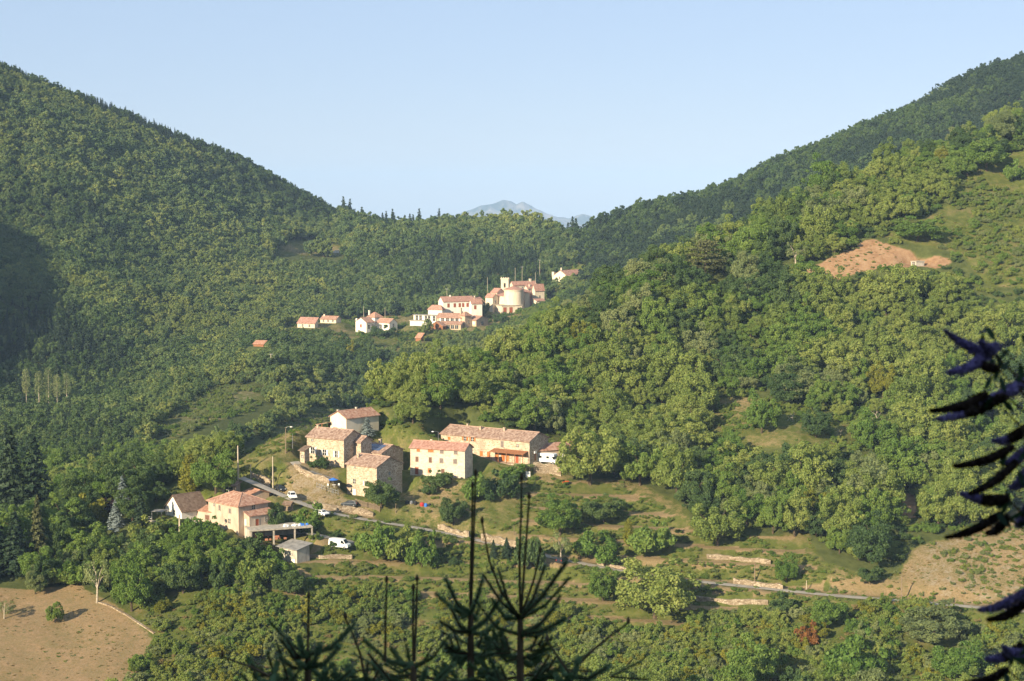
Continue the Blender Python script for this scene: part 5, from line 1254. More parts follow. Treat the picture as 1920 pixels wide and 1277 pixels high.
scrub(109, 3.6, VILLAGE, ['bushdark', 'bushgreen', 'bush'], 2.0, 4.5, 'scrub', 'garden bushes around the village houses', .36, 25)
for sd, poly, lb in ((120, OPEN_HAMLET, 'tufts of dry and green grass on the hamlet slopes'), (121, MEADOW, 'tufts of dry grass on the brown meadow'), (122, RIGHTDRY, 'tufts of dry grass on the right bank'), (123, UPGRASS, 'tufts of grass on the high slope'), (124, MIDTERR, 'tufts of grass on the terrace in the wood'), (125, ORANGE, 'dry tufts on the orange clearing')):
    scrub(sd, 1.25 if sd == 120 else 1.5, poly, ['bushdry', 'busholive', 'bush', 'bushdry'] if sd != 121 else ['bushdry', 'bushdry', 'bushdry', 'busholive'], .35, 1.0, 'grass_tufts', lb, .40 if sd != 125 else .5, 11, flat=.5, mask=(TERRFLAT < .4).astype(float))
HEDGE = [(520, 990), (560, 985), (650, 985), (800, 1000), (960, 1030), (1040, 1050), (1000, 1085), (840, 1060), (660, 1040), (560, 1010)]
scrub(110, 2.3, HEDGE, ['bushgreen', 'bush', 'bushdark'], 1.4, 3.2, 'scrub', 'hedge and weeds on the bank below the road', .42, 10)
UNDER = [(560, 790), (720, 770), (780, 815), (760, 860), (720, 830), (600, 800)]
scrub(111, 2.6, UNDER, ['bushgreen', 'bush'], 1.5, 3.5, 'scrub', 'green undergrowth behind the stone houses', .35, 10)
LEFTTH = [(100, 1060), (140, 1000), (300, 1005), (420, 1010), (520, 1060), (540, 1100), (420, 1110), (240, 1120), (120, 1095)]
scrub(112, 4.2, LEFTTH, ['bushgreen', 'bush', 'busholive', 'bushdark', 'bush'], 5.0, 9.0, 'thicket', 'tangled thicket between the brown meadow and the lower farm', .0, 10, flat=1.05)

# ================================================================== VEHICLES
def loft(sections, w_, inset=.08):
    """side profile polygon extruded across the width, upper points pulled in"""
    mb = MB(); zmax = max(p_[1] for p_ in sections); n_ = len(sections); L_, R_ = [], []
    for x, z in sections:
        h = w_ / 2 - inset * max(0, (z - .75)) / max(.01, zmax - .75) * (1 if z > .75 else 0) * 2.0
        L_.append((x, -h, z)); R_.append((x, h, z))
    mb.quad(L_); mb.quad(R_[::-1])
    for i in range(n_):
        j = (i + 1) % n_; mb.quad([L_[j], L_[i], R_[i], R_[j]])
    return mb
def wheels(root, xs, w_, r_=.31):
    for x in xs:
        for s in (-1, 1):
            y = s * (w_ / 2 - .10)
            t_ = MB().tube([(x, y - .10, r_), (x, y + .10, r_)], r_, 14).build('wheel', 'tyre', root)
            MB().tube([(x, y + s * .101, r_), (x, y + s * .115, r_)], r_ * .62, 10).build('rim', 'metal_grey', t_)
def finish_car(root, L_, w_, zf, zr):
    for s in (-1, 1):
        MB().box(L_ / 2 - .06, L_ / 2 + .02, s * w_ * .36 - .17, s * w_ * .36 + .17, zf - .08, zf + .08).build('headlight', 'lamp_clear', root)
        MB().box(-L_ / 2 - .02, -L_ / 2 + .06, s * w_ * .40 - .10, s * w_ * .40 + .10, zr - .14, zr + .14).build('tail_light', 'lamp_red', root)
    MB().box(L_ / 2 - .05, L_ / 2 + .035, -w_ * .46, w_ * .46, .25, .45).build('front_bumper', 'plastic_black', root)
    MB().box(-L_ / 2 - .035, -L_ / 2 + .05, -w_ * .46, w_ * .46, .25, .45).build('rear_bumper', 'plastic_black', root)
def side_glass(root, poly, w_, off):
    for s in (-1, 1):
        mb = MB(); a = [(x, s * (w_ / 2 - off(z)) + s * .012, z) for x, z in poly]; b = [(x, y - s * .02, z) for x, y, z in a]
        mb.quad(a if s < 0 else a[::-1]); mb.quad(b if s > 0 else b[::-1]); mb.build('side_window', 'glass', root)
def car(name, label, px, py, yaw, paint, tall=1.48, L_=4.1, dz=.06):
    p = ground(px, py); root = tag(link(name, None, None, (p[0], p[1], float(gz(p[0], p[1])) + dz), (0, 0, R(yaw))), label, 'car')
    w_ = 1.72; h = L_ / 2
    prof = [(-h, .30), (-h - .01, .78), (-h + .12, .98), (-h + .45, tall - .05), (-h + .9, tall), (.15, tall), (.55, tall - .10), (1.15, .98), (h - .25, .84), (h, .68), (h, .30)]
    body = loft(prof, w_, .12).build('body', paint, root)
    off = lambda z: .24 * max(0, z - .75) / (tall - .75)
    side_glass(root, [(-h + .55, 1.0), (-.35, .98), (-.35, tall - .12), (-h + .75, tall - .14)], w_, off)
    side_glass(root, [(-.25, .98), (.92, .98), (.45, tall - .13), (-.25, tall - .12)], w_, off)
    def pane(nm, x0, z0, x1, z1):
        mb = MB(); d = Vector((z0 - z1, 0, x1 - x0)).normalized() * .012; d = d if d.z > 0 else -d
        y0, y1 = w_ / 2 - off(z0) - .1, w_ / 2 - off(z1) - .1; q = [(x0 + d.x, -y0, z0 + d.z), (x0 + d.x, y0, z0 + d.z), (x1 + d.x, y1, z1 + d.z), (x1 + d.x, -y1, z1 + d.z)]
        mb.quad(q); mb.build(nm, 'glass', root)
    pane('windscreen', 1.10, 1.01, .60, tall - .13); pane('rear_window', -h + .14, 1.02, -h + .42, tall - .10)
    wheels(root, (h - .78, -h + .72), w_); finish_car(root, L_, w_, .66, .86)
    for s in (-1, 1): MB().box(.82, .95, s * (w_ / 2 + .06) - .07, s * (w_ / 2 + .06) + .07, .95, 1.08).build('mirror', paint, root)
    EXCL.append((p[0], p[1], 3)); return root
def van(label, px, py, yaw):
    p = ground(px, py); root = tag(link('delivery_van', None, None, (p[0], p[1], float(gz(p[0], p[1])) + .06), (0, 0, R(yaw))), label, 'van'); w_ = 1.9
    prof = [(-2.7, .35), (-2.72, 1.2), (-2.62, 2.25), (-2.4, 2.34), (1.0, 2.34), (1.35, 2.22), (2.05, 1.28), (2.62, 1.02), (2.74, .8), (2.74, .35)]
    loft(prof, w_, .10).build('body', 'car_white', root)
    off = lambda z: .2 * max(0, z - .75) / 1.59
    side_glass(root, [(.75, 1.30), (1.85, 1.26), (1.28, 2.02), (.75, 2.05)], w_, off)
    mb = MB(); mb.quad([(2.03, -.80, 1.34), (2.03, .80, 1.34), (1.42, .70, 2.17), (1.42, -.70, 2.17)]); 
    o = mb.build('windscreen', 'glass', root); o.location = (.02, 0, .012)
    wheels(root, (1.85, -1.75), w_, .34); finish_car(root, 5.45, w_, .85, 1.1); EXCL.append((p[0], p[1], 4))
    for s in (-1, 1): MB().box(1.55, 1.68, s * 1.03 - .09, s * 1.03 + .09, 1.25, 1.55).build('mirror', 'plastic_black', root)
    MB().box(-1.6, .5, -w_ / 2 + .085, -w_ / 2 + .10, 1.35, 1.40).build('door_rail', 'metal_grey', root)
def motorhome(label, px, py, yaw):
    p = ground(px, py); root = tag(link('motorhome', None, None, (p[0], p[1], float(gz(p[0], p[1])) + .06), (0, 0, R(yaw))), label, 'motorhome'); w_ = 2.2
    loft([(-3.0, .5), (-3.0, 2.6), (-2.8, 2.8), (1.9, 2.85), (2.35, 2.65), (2.45, 2.15), (1.3, 1.85), (1.3, .5)], w_, .04).build('living_cabin', 'car_white', root)
    loft([(1.31, .4), (1.31, 1.84), (1.6, 1.84), (2.05, 1.25), (2.8, 1.02), (2.9, .75), (2.9, .4)], 1.9, .1).build('driver_cab', 'car_white', root)
    mb = MB(); mb.quad([(2.03, -.75, 1.30), (2.03, .75, 1.30), (1.66, .68, 1.78), (1.66, -.68, 1.78)]); o = mb.build('windscreen', 'glass', root); o.location = (.03, 0, .012)
    for s in (-1, 1):
        MB().box(-2.2, -1.3, s * 1.1 - .02, s * 1.1 + .02, 1.5, 2.1).build('side_window', 'glass', root)
        MB().box(.1, .9, s * 1.1 - .02, s * 1.1 + .02, 1.5, 2.1).build('side_window', 'glass', root)
    MB().box(-.9, -.25, -1.125, -1.09, .6, 2.3).build('door', 'white_paint', root)
    wheels(root, (2.05, -1.7), 2.0, .34); finish_car(root, 5.9, 1.9, .72, .9); EXCL.append((p[0], p[1], 4))
car('parked_car', 'dark car parked on the hamlet road below the lamp pole', 526, 920, -62, 'car_dark', 1.55)
car('parked_car', 'boxy white car half hidden by weeds at the road edge', 548, 935, -70, 'car_white', 1.75, 3.9)
car('parked_car', 'grey hatchback parked before the picket fence', 655, 949, 172, 'car_grey', 1.45, 4.1, .05)
car('parked_car', 'white car coming up the road beside the green bush', 603, 968, -40, 'car_white')
car('parked_car', 'silver car showing behind the bright orange roof', 507, 929, -30, 'car_silver')
car('parked_car', 'small dark car far along the road at the bend', 1054, 1055, 62, 'car_dark', 1.45, 3.8)
van('white delivery van parked on the track below the farm', 637, 1028, -24)
motorhome('white motorhome parked in front of the low garage', 1027, 869, -28)

# ================================================================== POLES, LAMPS, GARDEN THINGS
def pole(label, px, py, hpx, mat='wood_pole', cross=0, lamp=0, name='utility_pole', r_=.15, Y=None):
    p = ground(px, py) if Y is None else at(px, py, Y); k = F / p[1]; H_ = hpx / k; g = float(gz(p[0], p[1]))
    H_ += p[2] - g
    o = tag(link(name, None, None, (p[0], p[1], g)), label, 'pole'); MB().tube([(0, 0, -.8), (0, 0, H_ * .5), (0, 0, H_)], [r_ * 1.15, r_, r_ * .75], 8).build('shaft', mat, o)
    for q in range(cross):
        c_ = MB().box(-.9, .9, -.06, .06, H_ - .35 - q * .6, H_ - .22 - q * .6).build('crossarm', 'metal_grey', o)
        for x in (-.8, -.3, .3, .8): MB().tube([(x, 0, H_ - .218 - q * .6), (x, 0, H_ - .02 - q * .6)], [.06, .045], 6).build('insulator', 'lamp_clear', c_)
    if lamp:
        a = MB().tube([(.1, 0, H_ * .97), (lamp * .6, -.1, H_ + .15), (lamp * 1.3, -.2, H_ + .1)], .035, 5).build('lamp_arm', 'metal_grey', o)
        MB().tube([(lamp * 1.2, -.2, H_ + .06), (lamp * 1.5, -.22, H_ + .08), (lamp * 1.85, -.25, H_ + .05)], [.08, .16, .09], 8).build('lamp_head', 'white_paint', a)
pole('tallest pale concrete pole standing behind the farmhouse roof', 447, 922, 88, 'pole_concrete', 0, 0, r_=.2)
pole('pole with a small lamp beside the hamlet road', 512, 928, 74, 'pole_concrete', 0, 0)
pole('wooden pole with street lamp left of the long stone farmhouse', 536, 850, 50, 'wood_pole', 0, 1, 'street_lamp', .11)
pole('short grey post above the lane wall', 549, 848, 36, 'metal_grey', 0, 0, r_=.07)
pole('short concrete post at the roadside stone wall', 470, 896, 26, 'pole_concrete', 0, 0, r_=.1)
pole('street lamp reaching over between white house and long farmhouse', 822, 845, 36, 'metal_grey', 0, -1, 'street_lamp', .06)
pole('stone gatepost pillar below the white cottage', 337, 1008, 44, 'pole_concrete', 0, 0, 'stone_pillar', .22)
pole('wooden electricity pole on the right roadside bank', 1690, 1124, 46, 'wood_pole', 0, 0, r_=.12)
pole('thin electricity pole above the roadside stone wall', 1415, 1092, 42, 'wood_pole', 0, 0, r_=.11)
pole('short white marker post right of the round road tree', 1512, 1106, 18, 'pole_concrete', 0, 0, 'marker_post', .1)
pole('small post on the terrace above the very large tree', 1204, 1043, 16, 'wood_pole', 0, 0, 'fence_post', .09)
pole('short post right of the spruce leaders by the wall', 964, 1004, 20, 'wood_pole', 0, 0, 'fence_post', .08)
pole('post beside the round dark tree', 742, 962, 18, 'wood_pole', 0, 0, 'fence_post', .09)
pole('far power pole with crossarm on the left valley slope', 508, 693, 30, 'pole_concrete', 1, 0, r_=.17)
for px, py, h, lb, Yv, cr in [(979, 529, 29, 'tall power pole with crossarm directly above the church', 1095, 1), (966, 520, 18, 'shorter power pole left of the tall one above the church', 1110, 0), (1012, 505, 18, 'brown power pole right above the church', 1120, 1), (914, 550, 30, 'pole behind the barn left of the church', 1075, 0), (838, 557, 16, 'pole behind the large white village house', 1060, 1), (682, 592, 18, 'pole behind the left villa wing', 1035, 0), (722, 594, 17, 'pole behind the right villa wing', 1035, 0), (1004, 525, 14, 'thin pole by the cream stacked house', 1085, 0), (557, 640, 14, 'thin pole in the trees below the far left barn', 950, 0), (542, 468, 14, 'white pole at the small field under the left hill', None, 0)]:
    pole(lb, px, py, h, 'pole_concrete', cr, 0, Y=Yv, r_=.12)
# parasol with table on the small terrace
p = ground(625, 913); ps = tag(link('parasol', None, None, tuple(p)), 'blue garden parasol on the terrace left of the tall stone house', 'parasol')
mb = MB()
for i in range(8):
    a0, a1 = i * math.pi / 4, (i + 1) * math.pi / 4; mb.quad([(1.35 * math.cos(a0), 1.35 * math.sin(a0), 1.9), (1.35 * math.cos(a1), 1.35 * math.sin(a1), 1.9), (0, 0, 2.45)])
mb.build('canopy', 'blue_cloth', ps); MB().tube([(0, 0, -.3), (0, 0, 2.6)], .03, 6).build('pole', 'metal_grey', ps)
for i, (dx, dy) in enumerate(((.2, -1.2), (1.4, .2), (-1.4, -.3))):
    if i == 0:
        tb = tag(link('garden_table', None, None, (p[0] + .3, p[1] - .9, p[2])), 'white round garden table under the blue parasol', 'table')
        MB().tube([(0, 0, .70), (0, 0, .74)], .55, 14).build('table_top', 'white_paint', tb); MB().tube([(0, 0, 0), (0, 0, .69)], .05, 6).build('leg', 'white_paint', tb)
    else:
        ch = tag(link('garden_chair', None, None, (p[0] + dx, p[1] + dy, p[2])), ('white garden chair right of the round table', 'white garden chair left of the round table')[i - 1], 'chair')
        MB().box(-.22, .22, -.22, .22, .42, .46).build('seat', 'white_paint', ch); MB().box(-.22, .22, .2, .24, .463, .9).build('backrest', 'white_paint', ch)
        for sx in (-.2, .2):
            for sy in (-.2, .18): MB().box(sx - .02, sx + .02, sy - .02, sy + .02, 0, .418).build('leg', 'white_paint', ch)
def fence(name, label, pix, h, gap, mat, wpk):
    pts = [ground(*q) for q in pix]; root = tag(link(name, None, None, tuple(pts[0])), label, 'fence'); me_ = MB().box(-wpk, wpk, -.02, .02, -.3, h).mesh('picket', mat)
    for a, b in zip(pts, pts[1:]):
        n_ = int(np.linalg.norm(b - a) / gap); an = math.atan2(b[1] - a[1], b[0] - a[0])
        for i in range(n_):
            q = a + (b - a) * i / n_ - pts[0]; q[2] = gz(q[0] + pts[0][0], q[1] + pts[0][1]) - pts[0][2]
            link('picket', me_, root, tuple(q), (0, 0, an), (1, 1, random.uniform(.85, 1.1)))
        for zz in (.35, h - .25):
            MB().tube([tuple(a - pts[0] + np.array([0, 0, zz])), tuple(b - pts[0] + np.array([0, 0, zz]))], .035, 5).build('rail', mat, root)
        for f in (0, .5, 1): 
            q = a + (b - a) * f - pts[0]; MB().box(q[0] - .06, q[0] + .06, q[1] - .1, q[1] + .02, q[2] - .4, q[2] + h + .1).build('post', mat, root)
fence('picket_fence', 'weathered picket fence between grey hatchback and round dark tree', [(666, 946), (690, 952), (712, 960)], 1.5, .22, 'wood_pole', .07)
fence('garden_fence', 'grey wire-like fence round the parasol terrace', [(594, 914), (612, 921), (634, 928)], 1.3, .6, 'metal_grey', .03)
def heap(name, label, px, py, cols, sz, cat):
    p = ground(px, py); root = tag(link(name, None, None, tuple(p)), label, cat)
    for i, c_ in enumerate(cols):
        x, y, s_ = (i - len(cols) / 2) * sz * 1.1, random.uniform(-.4, .4), sz * random.uniform(.7, 1.1)
        MB().tube([(x, y, -.2), (x, y, s_ * .6), (x, y, s_)], [s_ * .6, s_ * .65, s_ * .35], 8).build('bin' if cat == 'bins' else 'piece', c_, root)
heap('bin_group', 'red and blue bins in the garden below the white house', 802, 949, ['red_plastic', 'blue_cloth', 'plastic_black'], .9, 'bins')
heap('covered_wood_pile', 'dark tarp covered pile beside the round dark tree', 775, 945, ['plastic_black', 'metal_grey', 'plastic_black'], 1.0, 'pile')
# vine arbour with a white tank, orange garden machine, seed bed cover, bench
p = ground(990, 893); wt = tag(link('water_tank', None, None, tuple(p)), 'small white water tank under the vine arbour', 'tank')
MB().box(-.6, .6, -.5, .5, -.2, 1.3).build('tank', 'white_paint', wt); MB().tube([(0, 0, 1.3), (0, 0, 1.45)], .2, 8).build('lid', 'plastic_black', wt)
p = ground(980, 893); ar = tag(link('vine_arbour', None, None, tuple(p)), 'vine covered arbour below the long farmhouse corner', 'arbour')
for x in (-1.4, 1.9):
    for y in (0, 2.4): MB().box(x - .07, x + .07, y - .07, y + .07, -.5, 2.3).build('post', 'wood_pole', ar)
MB().box(-1.8, 2.3, -.06, .06, 2.303, 2.42).build('beam', 'wood_pole', ar); MB().box(-1.8, 2.3, 2.34, 2.46, 2.303, 2.42).build('beam', 'wood_pole', ar)
rg = np.random.default_rng(77); P = rg.uniform((-2.4, -.6, 2.45), (3.2, 3.0, 3.0), (500, 3)); V_, Fq = leaf_quads(P, unit(rg.normal(size=P.shape) + np.array([0, 0, .6])), .22 * np.ones(500), rg)
link('vine_leaves', mesh_np('vine_leaves', V_, Fq, 'leaf_olive', face_attr={'lv': rg.random(500)}), ar)
p = ground(1060, 908); gm = tag(link('garden_machine', None, None, (p[0], p[1], float(gz(p[0], p[1]))), (0, 0, .4)), 'small orange garden tractor at the edge of the broad tree', 'machine')
loft([(-.9, .35), (-.9, .75), (-.2, .8), (-.15, .95), (.9, .9), (.95, .35)], .8, .05).build('body', 'orange_paint', gm); MB().box(-.75, -.3, -.2, .2, .803, 1.2).build('seat', 'plastic_black', gm); wheels(gm, (.6, -.55), 1.0, .34)
p = ground(835, 1046); bn = tag(link('garden_bench', None, None, (p[0], p[1], float(gz(p[0], p[1])))), 'pale bench on the grassy terrace below the thicket', 'bench')
MB().box(-1.3, 1.3, -.25, .25, .44, .5).build('seat', 'metal_grey', bn)
for x in (-1.1, 1.1): MB().box(x - .06, x + .06, -.2, .2, -.2, .438).build('leg', 'metal_grey', bn)

# ================================================================== FOREGROUND: young spruces and a butterfly bush
NV = [0]
def needled(name, pts, r0, r1, parent, dens=420, nl_=.017, mat='needle_near', bare=False, o=None):
    """one shoot: woody core with needles all round"""
    pts = [Vector(p) for p in pts]; rg = np.random.default_rng(1000 + NV[0]); NV[0] += 1
    mb = MB(); n_ = len(pts); mb.tube([tuple(p) for p in pts], [r0 + (r1 - r0) * i / (n_ - 1) for i in range(n_)], 5)
    seg = [(pts[i], pts[i + 1]) for i in range(n_ - 1)]; ln = sum((b - a).length for a, b in seg); m_ = int(dens * ln)
    V_, lv = [], []
    for q in range(m_):
        t = rg.random() * (n_ - 1); i = int(t); a, b = seg[i]; d = (b - a).normalized(); c = a.lerp(b, t - i)
        x = d.orthogonal().normalized(); y = d.cross(x); an = rg.random() * 6.283; rad = x * math.cos(an) + y * math.sin(an)
        e_ = (rad * .95 + d * .65).normalized() * nl_ * rg.uniform(.75, 1.2); s = d.cross(rad) * nl_ * .11; c = c + rad * r1 * .8
        V_ += [c - s, c + s, c + e_ + s * .3, c + e_ - s * .3]; lv.append(rg.random())
    nc = len(mb.v); F_ = mb.f + [(nc + 4 * q, nc + 4 * q + 1, nc + 4 * q + 2, nc + 4 * q + 3) for q in range(m_)]
    me_ = mesh_np(name, mb.v + [tuple(v) for v in V_], F_, ['bark', mat], face_attr={'lv': [0] * len(mb.f) + lv}, matidx=[0] * len(mb.f) + [1] * m_)
    return link(name, me_, parent)
def spruce(label, Yd, px0, leaders, whorls, base_py, seed, extra=8):
    """leaders: lists of pixels bottom to tip; whorls: (pixel row on trunk, [branch tip pixels])"""
    rg = random.Random(seed); b0 = at(px0, base_py, Yd); g = float(gz(b0[0], Yd)); root = tag(link('young_spruce', None, None, (b0[0], Yd, g)), label, 'spruce'); o = Vector((b0[0], Yd, g))
    def W_(px, py, dy=0): return Vector(at(px, py, Yd + dy)) - o
    topw = min(w_[0] for w_ in whorls); c = [q for q in whorls if q[0] == topw][0]
    base = Vector((0, 0, -.3)); top = W_(c[1], topw)
    needled('trunk', [base, base.lerp(top, .4), base.lerp(top, .75), top], .075, .014, root, 60)
    for ld in leaders:
        pts = [W_(*q) for q in ld]; n0 = needled('leader', pts, .0065, .0035, root, 1000, .0105)
        tip = pts[-1]; MB().tube([tuple(tip + Vector((0, 0, -.004))), tuple(tip + Vector((0, 0, .012))), tuple(tip + Vector((0, 0, .028)))], [.005, .009, .003], 6).build('bud', 'bark', n0)
    for row, cx, tips in whorls:
        st = W_(cx, row)
        tips = list(tips) + [(cx + rg.choice((-1, 1)) * rg.uniform(25, 75), row - rg.uniform(0, 45)) for _ in range(1)]
        for (tx, ty) in tips:
            dy = rg.uniform(-.25, .25); e_ = W_(tx, ty, dy); m_ = st.lerp(e_, .5) + Vector((0, 0, -.02 - .03 * rg.random()))
            br = needled('branch', [st, m_, e_], .007, .003, root, 2300, .0165)
            L_ = (e_ - st).length
            if row > topw + 60 and L_ > .10:
                for f in (.35, .6):
                    for s in (-1, 1):
                        a = st.lerp(e_, f); d = (e_ - st).normalized(); sd = Vector((d.z * s, .55 * s, -d.x * s * .6)).normalized()
                        needled('twig', [a, a + (d * .75 + sd * .6).normalized() * L_ * (1 - f) * .8], .004, .003, br, 2100, .015)
    # fuller skirts of branches lower down the tree, below the picture
    for i in range(extra):
        z = top.z - .35 - i * .30; a = i * 2.4; L_ = .55 + i * .16
        if z < .4: break
        s0 = base.lerp(top, (z + .3) / (top.z + .3)); d = Vector((math.cos(a), math.sin(a), .18))
        for w_ in range(4):
            d2 = Vector((math.cos(a + w_ * 1.57), math.sin(a + w_ * 1.57), .2)); br = needled('branch', [s0, s0 + d2 * L_ * .5, s0 + d2 * L_ + Vector((0, 0, -.1))], .010, .004, root, 420, .022)
            for f in (.5, .75):
                for s in (-1, 1): q = s0 + d2 * L_ * f; needled('twig', [q, q + (d2 + Vector((-d2.y, d2.x, 0)) * s) * L_ * .28], .004, .003, br, 420, .02)
spruce('tallest young spruce with twin leaders at the bottom centre', 7.6, 973, [[(975, 1150), (974, 1040), (977, 960), (978, 899)], [(977, 1150), (984, 1050), (989, 980), (992, 934)], [(973, 1155), (940, 1110), (917, 1050), (904, 980)], [(979, 1150), (1000, 1090), (1013, 1035)]],
    [(1160, 975, [(1061, 1055), (1068, 1083), (905, 1076), (934, 1066), (1022, 1060)]), (1190, 974, [(1051, 1118), (1060, 1160), (890, 1125), (1040, 1140)]), (1235, 973, [(1035, 1195), (905, 1185), (1020, 1225), (925, 1205)]), (1290, 973, [(1060, 1240), (880, 1245), (1030, 1262), (915, 1270)])], 2400, 1)
spruce('dark young spruce with two close leaders left of the tallest', 7.9, 881, [[(883, 1140), (887, 1040), (890, 950), (892, 890)], [(881, 1140), (883, 1050), (885, 980), (886, 914)]],
    [(1150, 882, [(835, 1085), (818, 1113), (905, 1085), (900, 1130)]), (1185, 881, [(825, 1165), (945, 1110), (845, 1140)]), (1225, 880, [(830, 1205), (925, 1195), (850, 1235), (910, 1230)]), (1275, 880, [(815, 1262), (935, 1255), (850, 1290)])], 2400, 2)
spruce('low spruce with three thin leaders left of the dark one', 7.4, 773, [[(722, 1240), (723, 1160), (725, 1091)], [(777, 1240), (780, 1160), (782, 1089)], [(775, 1240), (774, 1170), (775, 1106)]],
    [(1250, 775, [(681, 1200), (845, 1188), (735, 1215), (810, 1215), (762, 1210)]), (1285, 773, [(700, 1250), (850, 1245), (690, 1225), (800, 1255)]), (1330, 773, [(640, 1300), (900, 1300)])], 2400, 3)
spruce('small spruce with a single leader at the lower left', 7.2, 577, [[(577, 1225), (578, 1170), (579, 1121)]],
    [(1228, 577, [(502, 1161), (666, 1169), (526, 1198), (560, 1195)]), (1250, 577, [(637, 1210), (523, 1232), (600, 1210), (625, 1245)]), (1290, 577, [(470, 1245), (660, 1255), (520, 1268), (625, 1275)])], 2400, 4)
spruce('spruce tip leaning into the lower left corner of the group', 6.9, 520, [[(505, 1268), (470, 1250), (440, 1240), (417, 1231)]],
    [(1282, 508, [(465, 1235), (520, 1240), (450, 1262)]), (1320, 515, [(440, 1290), (580, 1290)])], 2400, 5)
spruce('thin curved spruce shoot between the low spruces', 7.5, 684, [[(684, 1270), (675, 1225), (662, 1190), (648, 1160)]],
    [(1275, 684, [(650, 1250), (715, 1245), (690, 1240)]), (1315, 684, [(640, 1290), (730, 1290)])], 2400, 6)
spruce('spruce with one long upward branch at the lower right of the group', 7.3, 1066, [[(1070, 1262), (1110, 1220), (1150, 1188), (1178, 1168)], [(1068, 1262), (1045, 1230), (1026, 1201)]],
    [(1268, 1068, [(1042, 1265), (1085, 1235), (1050, 1240)]), (1310, 1068, [(1000, 1290), (1120, 1285)])], 2400, 7)
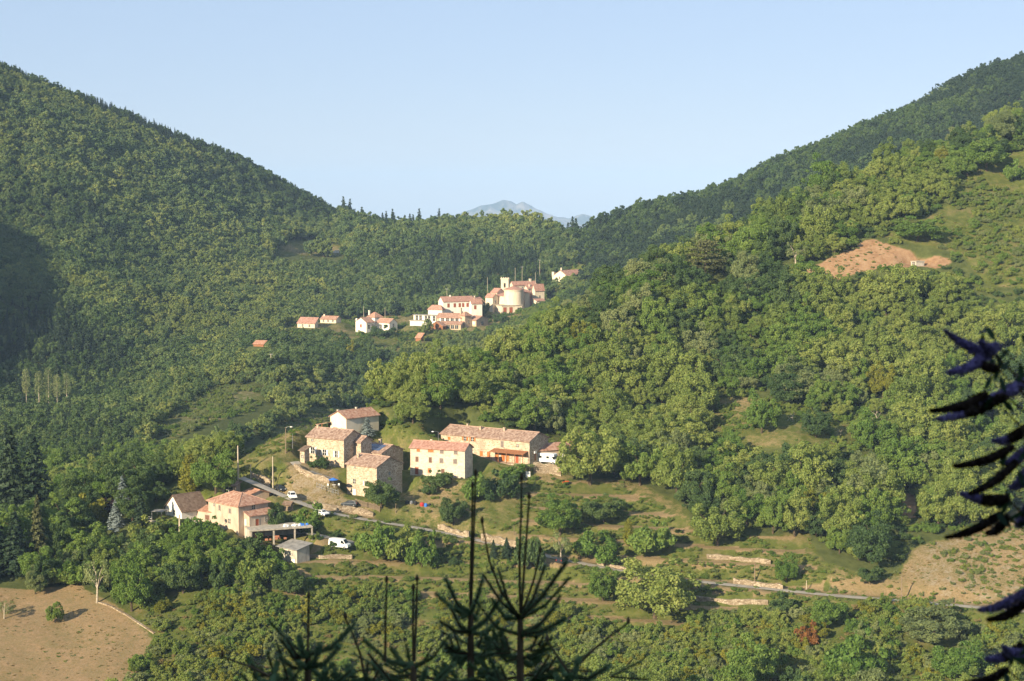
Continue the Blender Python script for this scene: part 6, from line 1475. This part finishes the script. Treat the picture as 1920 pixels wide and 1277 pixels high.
def buddleia():
    Yd = 4.4; b0 = at(2010, 1277, Yd); gx, gy = float(b0[0]), Yd + .1; g = float(gz(gx, gy)); o = Vector((gx, gy, g))
    root = tag(link('butterfly_bush', None, None, tuple(o)), 'dark butterfly bush with purple flower spikes at the right edge', 'flowering bush')
    rg = np.random.default_rng(5); W_ = lambda px, py, dy=0: Vector(at(px, py, Yd + dy)) - o
    PAN = [((1862, 662), (1772, 620), 1), ((1858, 660), (1778, 698), 1), ((1905, 722), (1832, 752), 1), ((1885, 742), (1757, 786), 2), ((1850, 738), (1745, 770), 0), ((1925, 803), (1862, 826), 2), ((1900, 838), (1788, 874), 0),
           ((1905, 866), (1818, 926), 0), ((1890, 934), (1802, 925), 2), ((1878, 962), (1774, 1008), 0), ((1930, 1106), (1835, 1144), 1), ((1925, 1128), (1852, 1162), 0), ((1915, 1212), (1848, 1236), 2), ((1888, 1256), (1808, 1280), 0),
           ((1920, 712), (1880, 738), 1), ((1925, 842), (1880, 868), 1), ((1928, 950), (1905, 985), 1), ((1890, 968), (1850, 1000), 0), ((1870, 650), (1838, 640), 1), ((1925, 1225), (1880, 1212), 1), ((1930, 880), (1895, 915), 1), ((1870, 690), (1830, 668), 0)]
    for a, b, kd in PAN:
        p0, p1 = W_(*a, rg.uniform(-.12, .12)), W_(*b, rg.uniform(-.12, .12)); L_ = (p1 - p0).length
        needled_mat = ['petal_spent', 'petal', 'petal'][kd]; n_ = 800; t = rg.random(n_) ** .9
        ax = (p1 - p0).normalized(); x = np.array(ax.orthogonal().normalized()); y = np.cross(np.array(ax), x); an = rg.random(n_) * 6.28
        sag = -np.sin(t * math.pi) * .012; r_ = .0155 * np.sin(np.clip(t * .93 + .07, 0, 1) * math.pi) ** .45 * (1 - .55 * t) * (1.15 if kd else .9)
        C_ = np.array(p0)[None] + np.array(p1 - p0)[None] * t[:, None] + (x * np.cos(an)[:, None] + y * np.sin(an)[:, None]) * r_[:, None] * rg.uniform(.6, 1.1, (n_, 1)); C_[:, 2] += sag
        V_, Fq = leaf_quads(C_, unit((x * np.cos(an)[:, None] + y * np.sin(an)[:, None]) + rg.normal(size=(n_, 3)) * .5), .0065 * rg.uniform(.7, 1.3, n_), rg, .8)
        half = kd == 2
        me_ = mesh_np('flower_spike', V_, Fq, [needled_mat, 'petal_spent'], face_attr={'lv': rg.random(n_)}, matidx=[1 if (half and tt < .55) else 0 for tt in t])
        fs = link('flower_spike', me_, root); MB().tube([tuple(p0), tuple(p1)], [.003, .0015], 5, cap=False).build('stalk', 'leaf_buddleia', fs)
        for s in (-1, 1):
            c0 = p0 + Vector(rg.normal(size=3) * .01); d = Vector((rg.uniform(-.2, .6), rg.uniform(-.5, .5), s * .5 - .1)).normalized(); w_ = d.cross(Vector((0, 1, .3))).normalized() * .008; l_ = .05
            mb = MB(); mb.quad([c0, c0 + d * l_ * .35 + w_, c0 + d * l_ * .7 + w_ * .8, c0 + d * l_]); mb.quad([c0 + d * l_, c0 + d * l_ * .7 - w_ * .8, c0 + d * l_ * .35 - w_, c0]); mb.build('leaf', 'leaf_buddleia', root)
        j = W_(a[0] + 60 + rg.uniform(0, 30), a[1] + 70); MB().tube([tuple(Vector((0, 0, -.2))), tuple(Vector((0, 0, 0)).lerp(j, .6) + Vector((.05, 0, 0))), tuple(j), tuple(p0)], [.012, .008, .005, .003], 5).build('stem', 'bark', root)
    for i in range(26):
        py = rg.uniform(640, 1290); c0 = W_(rg.uniform(1935, 2010), py, rg.uniform(-.2, .2)); d = Vector((rg.uniform(-1, .6), rg.uniform(-.5, .5), rg.uniform(-.6, .4))).normalized(); w_ = d.cross(Vector((0, 1, .3))).normalized() * .014; l_ = rg.uniform(.07, .12)
        mb = MB(); mb.quad([c0, c0 + d * l_ * .35 + w_, c0 + d * l_ * .7 + w_ * .8, c0 + d * l_]); mb.quad([c0 + d * l_, c0 + d * l_ * .7 - w_ * .8, c0 + d * l_ * .35 - w_, c0]); mb.build('leaf', 'leaf_buddleia', root)
buddleia()

# ================================================================== HAZE
m, n, out = new_mat('haze_air')
pv = n.nodes.new('ShaderNodeVolumePrincipled'); pv.inputs['Color'].default_value = (.45, .66, .98, 1); pv.inputs['Density'].default_value = 7.6e-5; pv.inputs['Anisotropy'].default_value = -0.2
n.links.new(pv.outputs[0], out.inputs['Volume'])
mb = MB().box(-11500, 11500, -400, 17500, -480, float(GZ.max()) + 25)
hz = mb.build('haze', 'haze_air'); tag(hz, 'thin blue morning haze filling the valley air', kind='stuff')
